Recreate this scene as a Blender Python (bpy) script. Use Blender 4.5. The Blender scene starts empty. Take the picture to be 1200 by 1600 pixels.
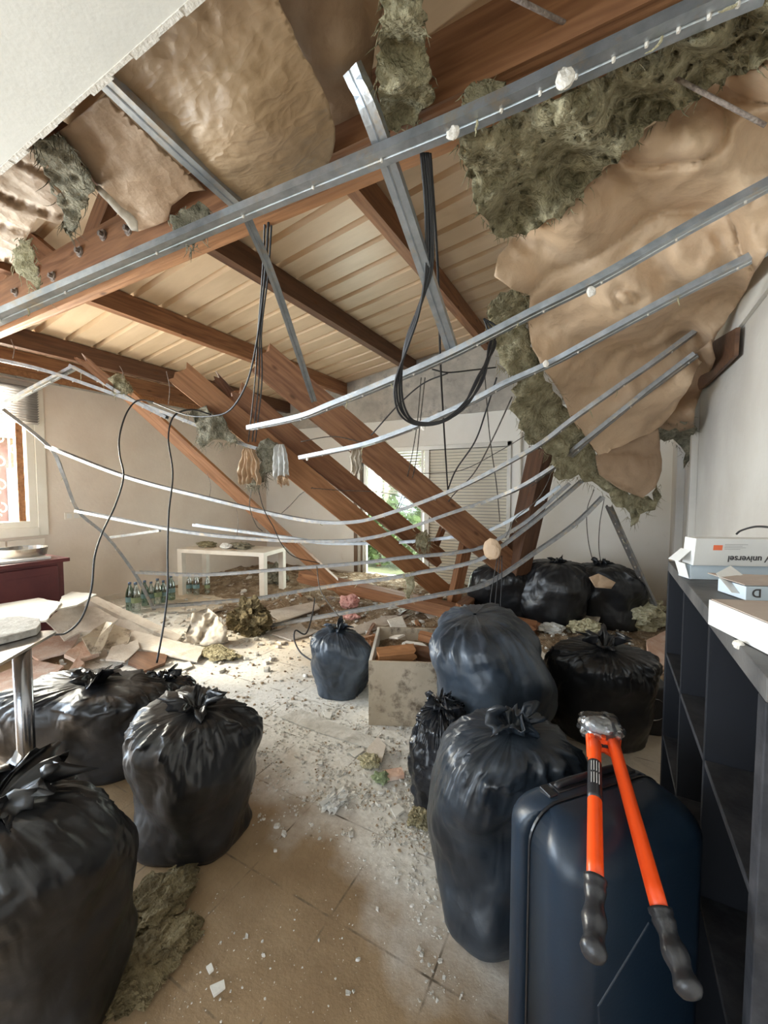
import bpy, math, random
from mathutils import Vector, Matrix, noise, Euler
from mathutils.geometry import delaunay_2d_cdt
random.seed(7)
R = math.radians
SC = bpy.context.scene
COL = SC.collection

# ------------------------------------------------------------------ camera
H = 1.35
F_PX = 640.0
YAW, PITCH = 28.7, -3.0
cam_d = bpy.data.cameras.new('camera')
cam_d.sensor_fit = 'VERTICAL'; cam_d.sensor_height = 32; cam_d.sensor_width = 24
cam_d.lens = 32 * F_PX / 1600
cam_d.clip_start = .02
cam = bpy.data.objects.new('camera', cam_d); COL.objects.link(cam)
cam.location = (0, 0, H)
cam.rotation_euler = Euler((R(90 + PITCH), 0, R(YAW)), 'XYZ')
SC.camera = cam
CM = cam.rotation_euler.to_matrix()
CO = Vector((0, 0, H))
FWD = Vector((-math.sin(R(YAW)), math.cos(R(YAW)), 0))

def ray(px, py):
    v = CM @ Vector(((px - 600) / F_PX, -(py - 800) / F_PX, -1))
    return v
def AD(px, py, d):            # point whose horizontal distance along the view is d
    v = ray(px, py); return CO + v * (d / v.dot(FWD))
def AZ(px, py, z):
    v = ray(px, py); return CO + v * ((z - H) / v.z)
def AX(px, py, x):
    v = ray(px, py); return CO + v * (x / v.x)
def AY(px, py, y):
    v = ray(px, py); return CO + v * (y / v.y)

# ------------------------------------------------------------------ exposure, world, lights
SC.view_settings.view_transform = 'Standard'
SC.view_settings.look = 'None'
SC.view_settings.gamma = 1
SC.view_settings.use_curve_mapping = False
SC.view_settings.exposure = 0.72
SC.cycles.use_denoising = True
SC.cycles.max_bounces = 8
SC.cycles.diffuse_bounces = 5
SC.cycles.glossy_bounces = 3
SC.cycles.transmission_bounces = 6
SC.cycles.sample_clamp_indirect = 6

world = bpy.data.worlds.new('sky'); SC.world = world; world.use_nodes = True
wn = world.node_tree.nodes; wb = wn['Background']
wb.inputs[0].default_value = (.80, .90, 1.0, 1); wb.inputs[1].default_value = 2.2

def area(name, loc, rot, sx, sy, power, color):
    d = bpy.data.lights.new(name, 'AREA'); d.shape = 'RECTANGLE'; d.size = sx; d.size_y = sy
    d.energy = power; d.color = color
    o = bpy.data.objects.new(name, d); COL.objects.link(o); o.location = loc; o.rotation_euler = rot
    return o
# daylight entering by the left window, the balcony opening beside the viewer and the patio door
area('daylight_left_window', (-5.62, 1.42, 1.65), (0, R(-90), 0), 1.3, 1.3, 230, (1, .93, .84))
area('daylight_balcony_door', (-5.62, -.75, 1.15), (0, R(-90), 0), 2.1, 2.1, 230, (.70, .84, 1))
area('daylight_patio_door', (-2.25, 5.85, 1.0), (R(-90), 0, 0), 2.2, 1.9, 90, (.95, 1, .92))
area('back_fill_light', (-1.2, -2.55, 1.2), (R(90), 0, 0), 2.6, 1.9, 20, (.80, .90, 1))  # unseen source behind the viewer, added as soft fill
sd = bpy.data.lights.new('sun', 'SUN'); sd.energy = 5; sd.angle = R(4); sd.color = (1, .86, .66)
so = bpy.data.objects.new('sun', sd); COL.objects.link(so)
so.rotation_euler = Vector((.80, .28, -.52)).to_track_quat('-Z', 'Y').to_euler()

# ------------------------------------------------------------------ materials
def new_mat(name):
    m = bpy.data.materials.new(name); m.use_nodes = True
    nt = m.node_tree; return m, nt, nt.nodes['Principled BSDF']
def N(nt, t, **kw):
    n = nt.nodes.new(t)
    for k, v in kw.items(): setattr(n, k, v)
    return n
def pbr(name, c1, c2=None, scale=6, rough=.7, bump=.0, bscale=40, metal=0, stretch=(1, 1, 1), detail=6,
        contrast=(.35, .65), spots=None, spot_scale=5, spot_range=(.6, .7), bdist=.01, spec=.5):
    m, nt, b = new_mat(name)
    tc = N(nt, 'ShaderNodeTexCoord'); mp = N(nt, 'ShaderNodeMapping'); mp.inputs['Scale'].default_value = stretch
    nt.links.new(tc.outputs['Object'], mp.inputs['Vector'])
    b.inputs['Roughness'].default_value = rough; b.inputs['Metallic'].default_value = metal
    b.inputs['Specular IOR Level'].default_value = spec
    if c2 is None:
        b.inputs['Base Color'].default_value = (*c1, 1)
    else:
        nz = N(nt, 'ShaderNodeTexNoise'); nz.inputs['Scale'].default_value = scale; nz.inputs['Detail'].default_value = detail
        nz.inputs['Roughness'].default_value = .6
        nt.links.new(mp.outputs[0], nz.inputs['Vector'])
        cr = N(nt, 'ShaderNodeValToRGB'); cr.color_ramp.elements[0].position = contrast[0]; cr.color_ramp.elements[1].position = contrast[1]
        cr.color_ramp.elements[0].color = (*c1, 1); cr.color_ramp.elements[1].color = (*c2, 1)
        nt.links.new(nz.outputs['Fac'], cr.inputs['Fac'])
        out = cr.outputs['Color']
        if spots:
            n2 = N(nt, 'ShaderNodeTexNoise'); n2.inputs['Scale'].default_value = spot_scale; n2.inputs['Detail'].default_value = 10
            n2.inputs['Roughness'].default_value = .72
            nt.links.new(tc.outputs['Object'], n2.inputs['Vector'])
            mr = N(nt, 'ShaderNodeMapRange'); mr.inputs[1].default_value = spot_range[0]; mr.inputs[2].default_value = spot_range[1]
            nt.links.new(n2.outputs['Fac'], mr.inputs[0])
            mx = N(nt, 'ShaderNodeMix', data_type='RGBA'); mx.inputs[7].default_value = (*spots, 1)
            nt.links.new(mr.outputs[0], mx.inputs[0]); nt.links.new(out, mx.inputs[6]); out = mx.outputs[2]
        nt.links.new(out, b.inputs['Base Color'])
    if bump:
        nb = N(nt, 'ShaderNodeTexNoise'); nb.inputs['Scale'].default_value = bscale; nb.inputs['Detail'].default_value = 8
        nt.links.new(mp.outputs[0], nb.inputs['Vector'])
        bp = N(nt, 'ShaderNodeBump'); bp.inputs['Strength'].default_value = bump; bp.inputs['Distance'].default_value = bdist
        nt.links.new(nb.outputs['Fac'], bp.inputs['Height']); nt.links.new(bp.outputs[0], b.inputs['Normal'])
    return m

M = {}
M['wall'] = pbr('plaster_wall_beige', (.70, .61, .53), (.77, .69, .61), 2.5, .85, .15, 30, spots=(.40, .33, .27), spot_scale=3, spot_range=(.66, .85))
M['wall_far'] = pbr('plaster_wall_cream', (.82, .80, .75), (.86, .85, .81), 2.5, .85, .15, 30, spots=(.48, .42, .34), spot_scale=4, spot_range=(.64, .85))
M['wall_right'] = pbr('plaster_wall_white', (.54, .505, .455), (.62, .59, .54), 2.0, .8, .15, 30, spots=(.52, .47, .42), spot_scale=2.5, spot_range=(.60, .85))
M['concrete'] = pbr('bare_concrete', (.36, .34, .31), (.52, .49, .44), 5, .9, .5, 30, spots=(.2, .2, .2), spot_scale=4, spot_range=(.56, .7))
M['board_white'] = pbr('plasterboard_white', (.62, .60, .55), (.68, .66, .61), 3, .8, .1, 60)
M['board_grey'] = pbr('plasterboard_dusty', (.52, .45, .38), (.66, .60, .53), 7, .85, .3, 60, spots=(.34, .25, .18), spot_scale=6, spot_range=(.55, .75))
M['dust_board'] = pbr('dust_covered_board', (.44, .42, .38), (.62, .60, .56), 12, .9, .5, 60, spots=(.3, .27, .23), spot_scale=9, spot_range=(.55, .7))
M['gypsum'] = pbr('gypsum_broken_edge', (.62, .57, .50), (.74, .70, .64), 30, .9, .5, 90)
M['terracotta'] = pbr('pinkish_brick', (.55, .34, .25), (.66, .48, .38), 9, .85, .4, 60, spots=(.7, .6, .52), spot_scale=8, spot_range=(.5, .7))
M['paper'] = pbr('brown_kraft_paper', (.54, .38, .25), (.62, .45, .30), 3, .55, .35, 55, spots=(.42, .28, .18), spot_scale=3, spot_range=(.55, .8), bdist=.006, spec=.4)
def crinkle(name, sc, st, dist, stretch=(1, 1, 1)):
    m = M[name]; nt = m.node_tree; b = nt.nodes['Principled BSDF']
    tc = N(nt, 'ShaderNodeTexCoord'); mp = N(nt, 'ShaderNodeMapping'); mp.inputs['Scale'].default_value = stretch
    nt.links.new(tc.outputs['Object'], mp.inputs['Vector'])
    w_ = N(nt, 'ShaderNodeTexNoise'); w_.inputs['Scale'].default_value = sc; w_.inputs['Detail'].default_value = 2
    nt.links.new(mp.outputs[0], w_.inputs['Vector'])
    ad = N(nt, 'ShaderNodeVectorMath', operation='MULTIPLY_ADD'); ad.inputs[1].default_value = (.12, .12, .12)
    nt.links.new(w_.outputs['Color'], ad.inputs[0]); nt.links.new(mp.outputs[0], ad.inputs[2])
    v1 = N(nt, 'ShaderNodeTexVoronoi', feature='F1'); v1.inputs['Scale'].default_value = sc; nt.links.new(ad.outputs[0], v1.inputs['Vector'])
    v2 = N(nt, 'ShaderNodeTexVoronoi', feature='F1'); v2.inputs['Scale'].default_value = sc * 2.7; nt.links.new(ad.outputs[0], v2.inputs['Vector'])
    sm = N(nt, 'ShaderNodeMath', operation='MULTIPLY_ADD'); sm.inputs[1].default_value = .4
    nt.links.new(v2.outputs['Distance'], sm.inputs[0]); nt.links.new(v1.outputs['Distance'], sm.inputs[2])
    bp = N(nt, 'ShaderNodeBump'); bp.inputs['Strength'].default_value = st; bp.inputs['Distance'].default_value = dist
    nt.links.new(sm.outputs[0], bp.inputs['Height'])
    old = b.inputs['Normal'].links
    if old: nt.links.new(old[0].from_socket, bp.inputs['Normal'])
    nt.links.new(bp.outputs[0], b.inputs['Normal'])
crinkle('paper', 3.2, .55, .035, (1, 1, .7))
M['paper_gold'] = pbr('golden_kraft_paper', (.29, .19, .105), (.36, .245, .14), 3, .5, .25, 70, spots=(.27, .17, .09), spot_scale=3, spot_range=(.55, .8), bdist=.004, spec=.5)
crinkle('paper_gold', 13, .38, .016, (.45, 1, 1))
M['paper_dusk'] = pbr('dark_kraft_paper', (.30, .195, .12), (.38, .26, .165), 3, .55, .35, 55, spots=(.22, .13, .08), spot_scale=3, spot_range=(.55, .8), bdist=.006, spec=.4)
crinkle('paper_dusk', 5, .45, .025, (1, 1, .6))
M['wool'] = pbr('olive_mineral_wool', (.17, .145, .08), (.46, .41, .27), 16, .95, 1.0, 55, contrast=(.3, .68), spots=(.07, .055, .035), spot_scale=6, spot_range=(.56, .8), bdist=.03, spec=.1)
M['wool_pale'] = pbr('pale_mineral_wool', (.40, .36, .22), (.62, .57, .40), 30, .95, 1.0, 80, bdist=.02, spec=.1)
M['wool_brown_shade'] = pbr('brown_shaded_mineral_wool', (.09, .068, .035), (.20, .16, .09), 14, .95, 1.0, 60, bdist=.02, spec=.1)  # brown wool; for the olive front mats the shade is put into this colour
M['wool_grey'] = pbr('grey_mineral_wool', (.15, .14, .10), (.36, .33, .25), 20, .95, 1.0, 70, bdist=.02, spec=.1)
M['metal'] = pbr('galvanised_steel', (.36, .39, .42), (.52, .55, .58), 14, .40, .15, 60, metal=.85, spots=(.52, .46, .38), spot_scale=10, spot_range=(.54, .66))
M['metal_dusty'] = pbr('dusty_galvanised_steel', (.25, .25, .25), (.36, .36, .36), 20, .5, .2, 60, metal=.75, spots=(.46, .38, .28), spot_scale=14, spot_range=(.52, .66))
M['rust'] = pbr('dusty_threaded_rod', (.16, .12, .10), (.34, .28, .24), 60, .8, .6, 120)
M['chrome'] = pbr('scratched_chrome', (.30, .31, .33), (.42, .42, .45), 10, .22, .05, 60, metal=1)
M['steel_top'] = pbr('dusty_steel_tabletop', (.20, .20, .21), (.30, .30, .30), 8, .25, .1, 60, metal=.8, spots=(.44, .38, .31), spot_scale=9, spot_range=(.45, .62))
M['cable'] = pbr('black_cable', (.02, .02, .022), rough=.45)
M['cable_dust'] = pbr('dusty_black_cable', (.03, .028, .025), (.14, .12, .1), 30, .6)
M['black_board'] = pbr('black_brown_laminate', (.016, .017, .021), (.016, .017, .021), 30, .7, .05, 90, spots=(.08, .075, .07), spot_scale=5, spot_range=(.62, .95), spec=.2)
M['black_edge'] = pbr('scuffed_black_edge', (.020, .021, .025), (.045, .045, .05), 20, .65, .1, 90, spec=.25)
M['dusty_black'] = pbr('dusty_black_laminate', (.05, .05, .052), (.12, .115, .11), 8, .6, .1, 90)
M['orange'] = pbr('orange_painted_steel', (.88, .085, .012), rough=.32)
M['rubber'] = pbr('black_rubber_grip', (.018, .019, .022), rough=.3, c2=(.03, .03, .034), scale=30, bump=.1, bscale=120)
M['case'] = pbr('dark_blue_shell', (.007, .016, .030), (.010, .022, .040), 3, .38, .10, 160, spots=(.09, .09, .09), spot_scale=4, spot_range=(.64, .9), bdist=.002)
M['case_trim'] = pbr('black_case_trim', (.012, .013, .016), rough=.4)
M['carton_white'] = pbr('white_carton', (.66, .65, .62), (.72, .71, .69), 5, .6)
M['carton_blue'] = pbr('pale_blue_carton', (.52, .60, .66), (.58, .66, .72), 5, .6)
M['carton_brown'] = pbr('brown_carton', (.40, .32, .27), (.46, .38, .32), 9, .8, .1, 60)
M['ink'] = pbr('dark_print', (.06, .055, .055), rough=.6)
M['ink_grey'] = pbr('grey_print', (.40, .39, .38), rough=.6)
M['ink_orange'] = pbr('orange_print', (.80, .17, .07), rough=.5)
M['white_lacquer'] = pbr('white_lacquer', (.68, .62, .54), (.76, .71, .64), 6, .5)
M['burgundy'] = pbr('burgundy_cabinet', (.07, .012, .016), (.10, .02, .022), 4, .45, .05, 60, spots=(.22, .13, .12), spot_scale=7, spot_range=(.6, .85))
M['cloth'] = pbr('dusty_beige_cloth', (.50, .43, .34), (.62, .55, .46), 8, .9, .3, 60)
M['pink_foam'] = pbr('pink_insulation', (.62, .30, .28), (.75, .45, .40), 20, .95, .8, 60, bdist=.02)
M['dirt'] = pbr('rubble_dirt', (.16, .10, .055), (.34, .25, .16), 9, .95, 1.0, 45, detail=10, spots=(.62, .55, .46), spot_scale=14, spot_range=(.56, .66), bdist=.03)
M['chip'] = pbr('plaster_crumbs', (.46, .44, .40), (.66, .64, .60), 4, .9, .3, 60)
M['chip_brown'] = pbr('brown_crumbs', (.24, .17, .11), (.36, .27, .18), 4, .9, .3, 60)
M['frame_white'] = pbr('white_window_frame', (.72, .68, .60), (.78, .75, .68), 4, .5)
M['frame_brown'] = pbr('brown_aluminium', (.16, .10, .06), rough=.5)
M['alu'] = pbr('pale_aluminium', (.55, .53, .48), (.62, .6, .55), 4, .4, metal=.3)
M['slat'] = pbr('cream_shutter_slats', (.72, .68, .57), (.78, .74, .64), 4, .6)
M['blind'] = pbr('grey_blind', (.22, .20, .19), (.30, .27, .25), 4, .6)
M['leaf'] = pbr('outdoor_foliage', (.12, .20, .07), (.30, .42, .18), 3, .7)
M['out_wall'] = pbr('outside_wall_pink', (.62, .30, .26), (.72, .40, .34), 2, .9)
M['out_pale'] = pbr('outside_wall_pale', (.72, .74, .78), rough=.9)
M['ground_out'] = pbr('outside_ground', (.28, .33, .20), (.38, .42, .28), 2, .9)
M['gold_iron'] = pbr('gilded_wrought_iron', (.55, .42, .22), (.7, .6, .4), 20, .5, metal=.3)
M['label_teal'] = pbr('teal_bottle_label', (.16, .26, .27), rough=.6)
M['label_green'] = pbr('green_bottle_label', (.22, .27, .15), rough=.6)
M['cap_blue'] = pbr('bottle_cap', (.08, .12, .2), rough=.5)
M['speaker'] = pbr('black_speaker_plastic', (.02, .02, .022), (.035, .035, .037), 10, .5)

# wood: grain along the object's own X
def wood(name, c1, c2, knots=(.12, .045, .015)):
    m, nt, b = new_mat(name)
    tc = N(nt, 'ShaderNodeTexCoord'); mp = N(nt, 'ShaderNodeMapping'); mp.inputs['Scale'].default_value = (1.2, 16, 16)
    oi = N(nt, 'ShaderNodeObjectInfo'); ad = N(nt, 'ShaderNodeVectorMath', operation='ADD')
    ml = N(nt, 'ShaderNodeMath', operation='MULTIPLY'); ml.inputs[1].default_value = 37
    nt.links.new(oi.outputs['Random'], ml.inputs[0])
    nt.links.new(tc.outputs['Object'], ad.inputs[0]); nt.links.new(ml.outputs[0], ad.inputs[1]); nt.links.new(ad.outputs[0], mp.inputs['Vector'])
    nz = N(nt, 'ShaderNodeTexNoise'); nz.inputs['Scale'].default_value = 2.4; nz.inputs['Detail'].default_value = 8; nz.inputs['Distortion'].default_value = .6
    nt.links.new(mp.outputs[0], nz.inputs['Vector'])
    cr = N(nt, 'ShaderNodeValToRGB'); cr.color_ramp.elements[0].position = .33; cr.color_ramp.elements[1].position = .66
    cr.color_ramp.elements[0].color = (*c1, 1); cr.color_ramp.elements[1].color = (*c2, 1)
    nt.links.new(nz.outputs['Fac'], cr.inputs['Fac'])
    vo = N(nt, 'ShaderNodeTexVoronoi'); vo.inputs['Scale'].default_value = 1
    mp2 = N(nt, 'ShaderNodeMapping'); mp2.inputs['Scale'].default_value = (3, 7, 7)
    nt.links.new(ad.outputs[0], mp2.inputs['Vector']); nt.links.new(mp2.outputs[0], vo.inputs['Vector'])
    mr = N(nt, 'ShaderNodeMapRange'); mr.inputs[1].default_value = .13; mr.inputs[2].default_value = .05
    nt.links.new(vo.outputs['Distance'], mr.inputs[0])
    mx = N(nt, 'ShaderNodeMix', data_type='RGBA'); mx.inputs[7].default_value = (*knots, 1)
    nt.links.new(mr.outputs[0], mx.inputs[0]); nt.links.new(cr.outputs[0], mx.inputs[6]); nt.links.new(mx.outputs[2], b.inputs['Base Color'])
    b.inputs['Roughness'].default_value = .55
    bp = N(nt, 'ShaderNodeBump'); bp.inputs['Strength'].default_value = .25; bp.inputs['Distance'].default_value = .004
    nt.links.new(nz.outputs['Fac'], bp.inputs['Height']); nt.links.new(bp.outputs[0], b.inputs['Normal'])
    return m
M['wood'] = wood('stained_timber', (.18, .075, .033), (.33, .155, .072))
M['wood_pale'] = wood('orange_timber', (.26, .115, .046), (.42, .20, .088))
M['wood_dark'] = wood('dark_timber', (.085, .038, .020), (.15, .070, .035))

# bin bag plastic
def plastic(name, base, dust, rough, amt, sc=1.0):
    m, nt, b = new_mat(name)
    tc = N(nt, 'ShaderNodeTexCoord')
    n1 = N(nt, 'ShaderNodeTexNoise'); n1.inputs['Scale'].default_value = 4; n1.inputs['Detail'].default_value = 9; n1.inputs['Distortion'].default_value = .8
    nt.links.new(tc.outputs['Object'], n1.inputs['Vector'])
    cr = N(nt, 'ShaderNodeValToRGB'); cr.color_ramp.elements[0].position = .4; cr.color_ramp.elements[1].position = .75
    cr.color_ramp.elements[0].color = (*base, 1); cr.color_ramp.elements[1].color = (*dust, 1)
    nt.links.new(n1.outputs['Fac'], cr.inputs['Fac']); nt.links.new(cr.outputs[0], b.inputs['Base Color'])
    b.inputs['Roughness'].default_value = rough
    n2 = N(nt, 'ShaderNodeTexNoise'); n2.inputs['Scale'].default_value = 11 * sc; n2.inputs['Detail'].default_value = 3; n2.inputs['Distortion'].default_value = 1.6
    try: n2.noise_type = 'RIDGED_MULTIFRACTAL'
    except Exception: pass
    mp = N(nt, 'ShaderNodeMapping'); mp.inputs['Scale'].default_value = (1, 1, .45)
    nt.links.new(tc.outputs['Object'], mp.inputs['Vector']); nt.links.new(mp.outputs[0], n2.inputs['Vector'])
    bp = N(nt, 'ShaderNodeBump'); bp.inputs['Strength'].default_value = amt; bp.inputs['Distance'].default_value = .008
    v1 = N(nt, 'ShaderNodeTexVoronoi', feature='F1'); v1.inputs['Scale'].default_value = 8 * sc
    wn_ = N(nt, 'ShaderNodeVectorMath', operation='MULTIPLY_ADD'); wn_.inputs[1].default_value = (.16, .16, .16)
    nt.links.new(n1.outputs['Color'], wn_.inputs[0]); nt.links.new(mp.outputs[0], wn_.inputs[2]); nt.links.new(wn_.outputs[0], v1.inputs['Vector'])
    bp2 = N(nt, 'ShaderNodeBump'); bp2.inputs['Strength'].default_value = .42; bp2.inputs['Distance'].default_value = .014
    nt.links.new(v1.outputs['Distance'], bp2.inputs['Height'])
    nt.links.new(n2.outputs['Fac'], bp.inputs['Height']); nt.links.new(bp2.outputs[0], bp.inputs['Normal']); nt.links.new(bp.outputs[0], b.inputs['Normal'])
    return m
M['bag'] = plastic('black_bin_bag_plastic', (.009, .009, .010), (.026, .027, .030), .36, .45)
M['bag_daylight_blue'] = plastic('daylight_blue_bin_bag_plastic', (.012, .016, .022), (.040, .052, .068), .36, .45)  # blue cast of the side daylight put into the plastic's colour
M['bag_dusty'] = plastic('dusty_bin_bag_plastic', (.022, .030, .042), (.085, .11, .145), .40, .30)
M['bag_shiny'] = plastic('shiny_bin_bag_plastic', (.012, .013, .016), (.05, .056, .07), .24, .5, .8)

def glass(name, tint, rough=0.0, mixf=.85):
    m, nt, b = new_mat(name)
    tr = N(nt, 'ShaderNodeBsdfTransparent'); tr.inputs[0].default_value = (*tint, 1)
    gl = N(nt, 'ShaderNodeBsdfGlossy'); gl.inputs['Roughness'].default_value = .05 + rough
    mx = N(nt, 'ShaderNodeMixShader'); mx.inputs[0].default_value = 1 - mixf
    nt.links.new(tr.outputs[0], mx.inputs[1]); nt.links.new(gl.outputs[0], mx.inputs[2])
    nt.links.new(mx.outputs[0], nt.nodes['Material Output'].inputs['Surface'])
    return m
M['glass'] = glass('window_glass', (.93, .95, .93), 0, .92)
M['cling'] = glass('clear_plastic_film', (.70, .72, .74), .22, .84)
M['bottle'] = glass('pet_bottle_plastic', (.72, .80, .78), .05, .72)
M['bottle_green'] = glass('green_bottle_plastic', (.30, .50, .42), .05, .72)
M['film'] = pbr('milky_plastic_film', (.62, .62, .6), (.72, .72, .7), 12, .4)

# floor tiles
def floor_mat(px_, py_, pitch):
    m, nt, b = new_mat('dusty_floor_tiles')
    geo = N(nt, 'ShaderNodeNewGeometry'); sp = N(nt, 'ShaderNodeSeparateXYZ'); nt.links.new(geo.outputs['Position'], sp.inputs[0])
    def groove(out, off):
        a = N(nt, 'ShaderNodeMath', operation='SUBTRACT'); a.inputs[1].default_value = off; nt.links.new(out, a.inputs[0])
        d = N(nt, 'ShaderNodeMath', operation='DIVIDE'); d.inputs[1].default_value = pitch; nt.links.new(a.outputs[0], d.inputs[0])
        r = N(nt, 'ShaderNodeMath', operation='ROUND'); nt.links.new(d.outputs[0], r.inputs[0])
        s = N(nt, 'ShaderNodeMath', operation='SUBTRACT'); nt.links.new(d.outputs[0], s.inputs[0]); nt.links.new(r.outputs[0], s.inputs[1])
        ab = N(nt, 'ShaderNodeMath', operation='ABSOLUTE'); nt.links.new(s.outputs[0], ab.inputs[0])
        return ab.outputs[0]
    mn = N(nt, 'ShaderNodeMath', operation='MINIMUM')
    nt.links.new(groove(sp.outputs[0], px_), mn.inputs[0]); nt.links.new(groove(sp.outputs[1], py_), mn.inputs[1])
    wob = N(nt, 'ShaderNodeTexNoise'); wob.inputs['Scale'].default_value = 9; wob.inputs['Detail'].default_value = 6
    nt.links.new(geo.outputs['Position'], wob.inputs['Vector'])
    # groove visibility varies with how much dust fills it
    gm = N(nt, 'ShaderNodeMapRange'); gm.inputs[1].default_value = .006; gm.inputs[2].default_value = .0125; gm.inputs[3].default_value = 1; gm.inputs[4].default_value = 0
    nt.links.new(mn.outputs[0], gm.inputs[0])
    fm = N(nt, 'ShaderNodeMapRange'); fm.inputs[1].default_value = .58; fm.inputs[2].default_value = .36
    nt.links.new(wob.outputs['Fac'], fm.inputs[0])
    gf = N(nt, 'ShaderNodeMath', operation='MULTIPLY'); nt.links.new(gm.outputs[0], gf.inputs[0]); nt.links.new(fm.outputs[0], gf.inputs[1])
    n1 = N(nt, 'ShaderNodeTexNoise'); n1.inputs['Scale'].default_value = 3.2; n1.inputs['Detail'].default_value = 9; n1.inputs['Roughness'].default_value = .62
    nt.links.new(geo.outputs['Position'], n1.inputs['Vector'])
    base = N(nt, 'ShaderNodeValToRGB'); base.color_ramp.elements[0].position = .32; base.color_ramp.elements[1].position = .68
    base.color_ramp.elements[0].color = (.22, .145, .08, 1); base.color_ramp.elements[1].color = (.36, .255, .15, 1)
    nt.links.new(n1.outputs['Fac'], base.inputs['Fac'])
    # pale plaster dust: thicker beyond the swept foreground, ragged border
    n2 = N(nt, 'ShaderNodeTexNoise'); n2.inputs['Scale'].default_value = 2.6; n2.inputs['Detail'].default_value = 8
    nt.links.new(geo.outputs['Position'], n2.inputs['Vector'])
    ydir = N(nt, 'ShaderNodeVectorMath', operation='DOT_PRODUCT'); ydir.inputs[1].default_value = (.18, 1.0, 0)
    nt.links.new(geo.outputs['Position'], ydir.inputs[0])
    s1 = N(nt, 'ShaderNodeMath', operation='MULTIPLY_ADD'); s1.inputs[1].default_value = 1.1; nt.links.new(n2.outputs['Fac'], s1.inputs[0]); nt.links.new(ydir.outputs['Value'], s1.inputs[2])
    dm = N(nt, 'ShaderNodeMapRange'); dm.inputs[1].default_value = 1.48; dm.inputs[2].default_value = 1.78; dm.inputs[4].default_value = .93
    nt.links.new(s1.outputs[0], dm.inputs[0])
    n3 = N(nt, 'ShaderNodeTexNoise'); n3.inputs['Scale'].default_value = 38; n3.inputs['Detail'].default_value = 8; n3.inputs['Roughness'].default_value = .7
    nt.links.new(geo.outputs['Position'], n3.inputs['Vector'])
    dust = N(nt, 'ShaderNodeValToRGB'); dust.color_ramp.elements[0].position = .35; dust.color_ramp.elements[1].position = .62
    dust.color_ramp.elements[0].color = (.56, .545, .51, 1); dust.color_ramp.elements[1].color = (.78, .77, .74, 1)
    nt.links.new(n3.outputs['Fac'], dust.inputs['Fac'])
    fm2 = N(nt, 'ShaderNodeMapRange'); fm2.inputs[1].default_value = 2.3; fm2.inputs[2].default_value = 3.1; fm2.inputs[4].default_value = .8
    nt.links.new(s1.outputs[0], fm2.inputs[0])
    tan = N(nt, 'ShaderNodeMix', data_type='RGBA'); tan.inputs[7].default_value = (.60, .48, .34, 1)
    nt.links.new(fm2.outputs[0], tan.inputs[0]); nt.links.new(dust.outputs[0], tan.inputs[6])
    mx = N(nt, 'ShaderNodeMix', data_type='RGBA'); nt.links.new(dm.outputs[0], mx.inputs[0]); nt.links.new(base.outputs[0], mx.inputs[6]); nt.links.new(tan.outputs[2], mx.inputs[7])
    # scuffs and dirt smears
    n4 = N(nt, 'ShaderNodeTexNoise'); n4.inputs['Scale'].default_value = 5; n4.inputs['Detail'].default_value = 10; n4.inputs['Roughness'].default_value = .7; n4.inputs['Distortion'].default_value = 1
    nt.links.new(geo.outputs['Position'], n4.inputs['Vector'])
    sm = N(nt, 'ShaderNodeMapRange'); sm.inputs[1].default_value = .58; sm.inputs[2].default_value = .74; sm.inputs[4].default_value = .4
    nt.links.new(n4.outputs['Fac'], sm.inputs[0])
    mx2 = N(nt, 'ShaderNodeMix', data_type='RGBA'); mx2.inputs[7].default_value = (.15, .11, .075, 1)
    nt.links.new(sm.outputs[0], mx2.inputs[0]); nt.links.new(mx.outputs[2], mx2.inputs[6])
    mx3 = N(nt, 'ShaderNodeMix', data_type='RGBA'); mx3.inputs[7].default_value = (.10, .075, .05, 1)
    nt.links.new(gf.outputs[0], mx3.inputs[0]); nt.links.new(mx2.outputs[2], mx3.inputs[6])
    nt.links.new(mx3.outputs[2], b.inputs['Base Color'])
    rr = N(nt, 'ShaderNodeMapRange'); rr.inputs[3].default_value = .42; rr.inputs[4].default_value = .9
    nt.links.new(dm.outputs[0], rr.inputs[0]); nt.links.new(rr.outputs[0], b.inputs['Roughness'])
    bp = N(nt, 'ShaderNodeBump'); bp.inputs['Strength'].default_value = .5; bp.inputs['Distance'].default_value = .006
    nt.links.new(n3.outputs['Fac'], bp.inputs['Height'])
    nt.links.new(bp.outputs[0], b.inputs['Normal'])
    return m
M['floor'] = floor_mat(-.395, .996, .345)

# roof sheet
M['roof'] = pbr('tan_roof_sheet', (.64, .48, .32), (.74, .57, .40), 2.2, .34, .05, 20, stretch=(.5, 3, 3), spec=.5)

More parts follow.
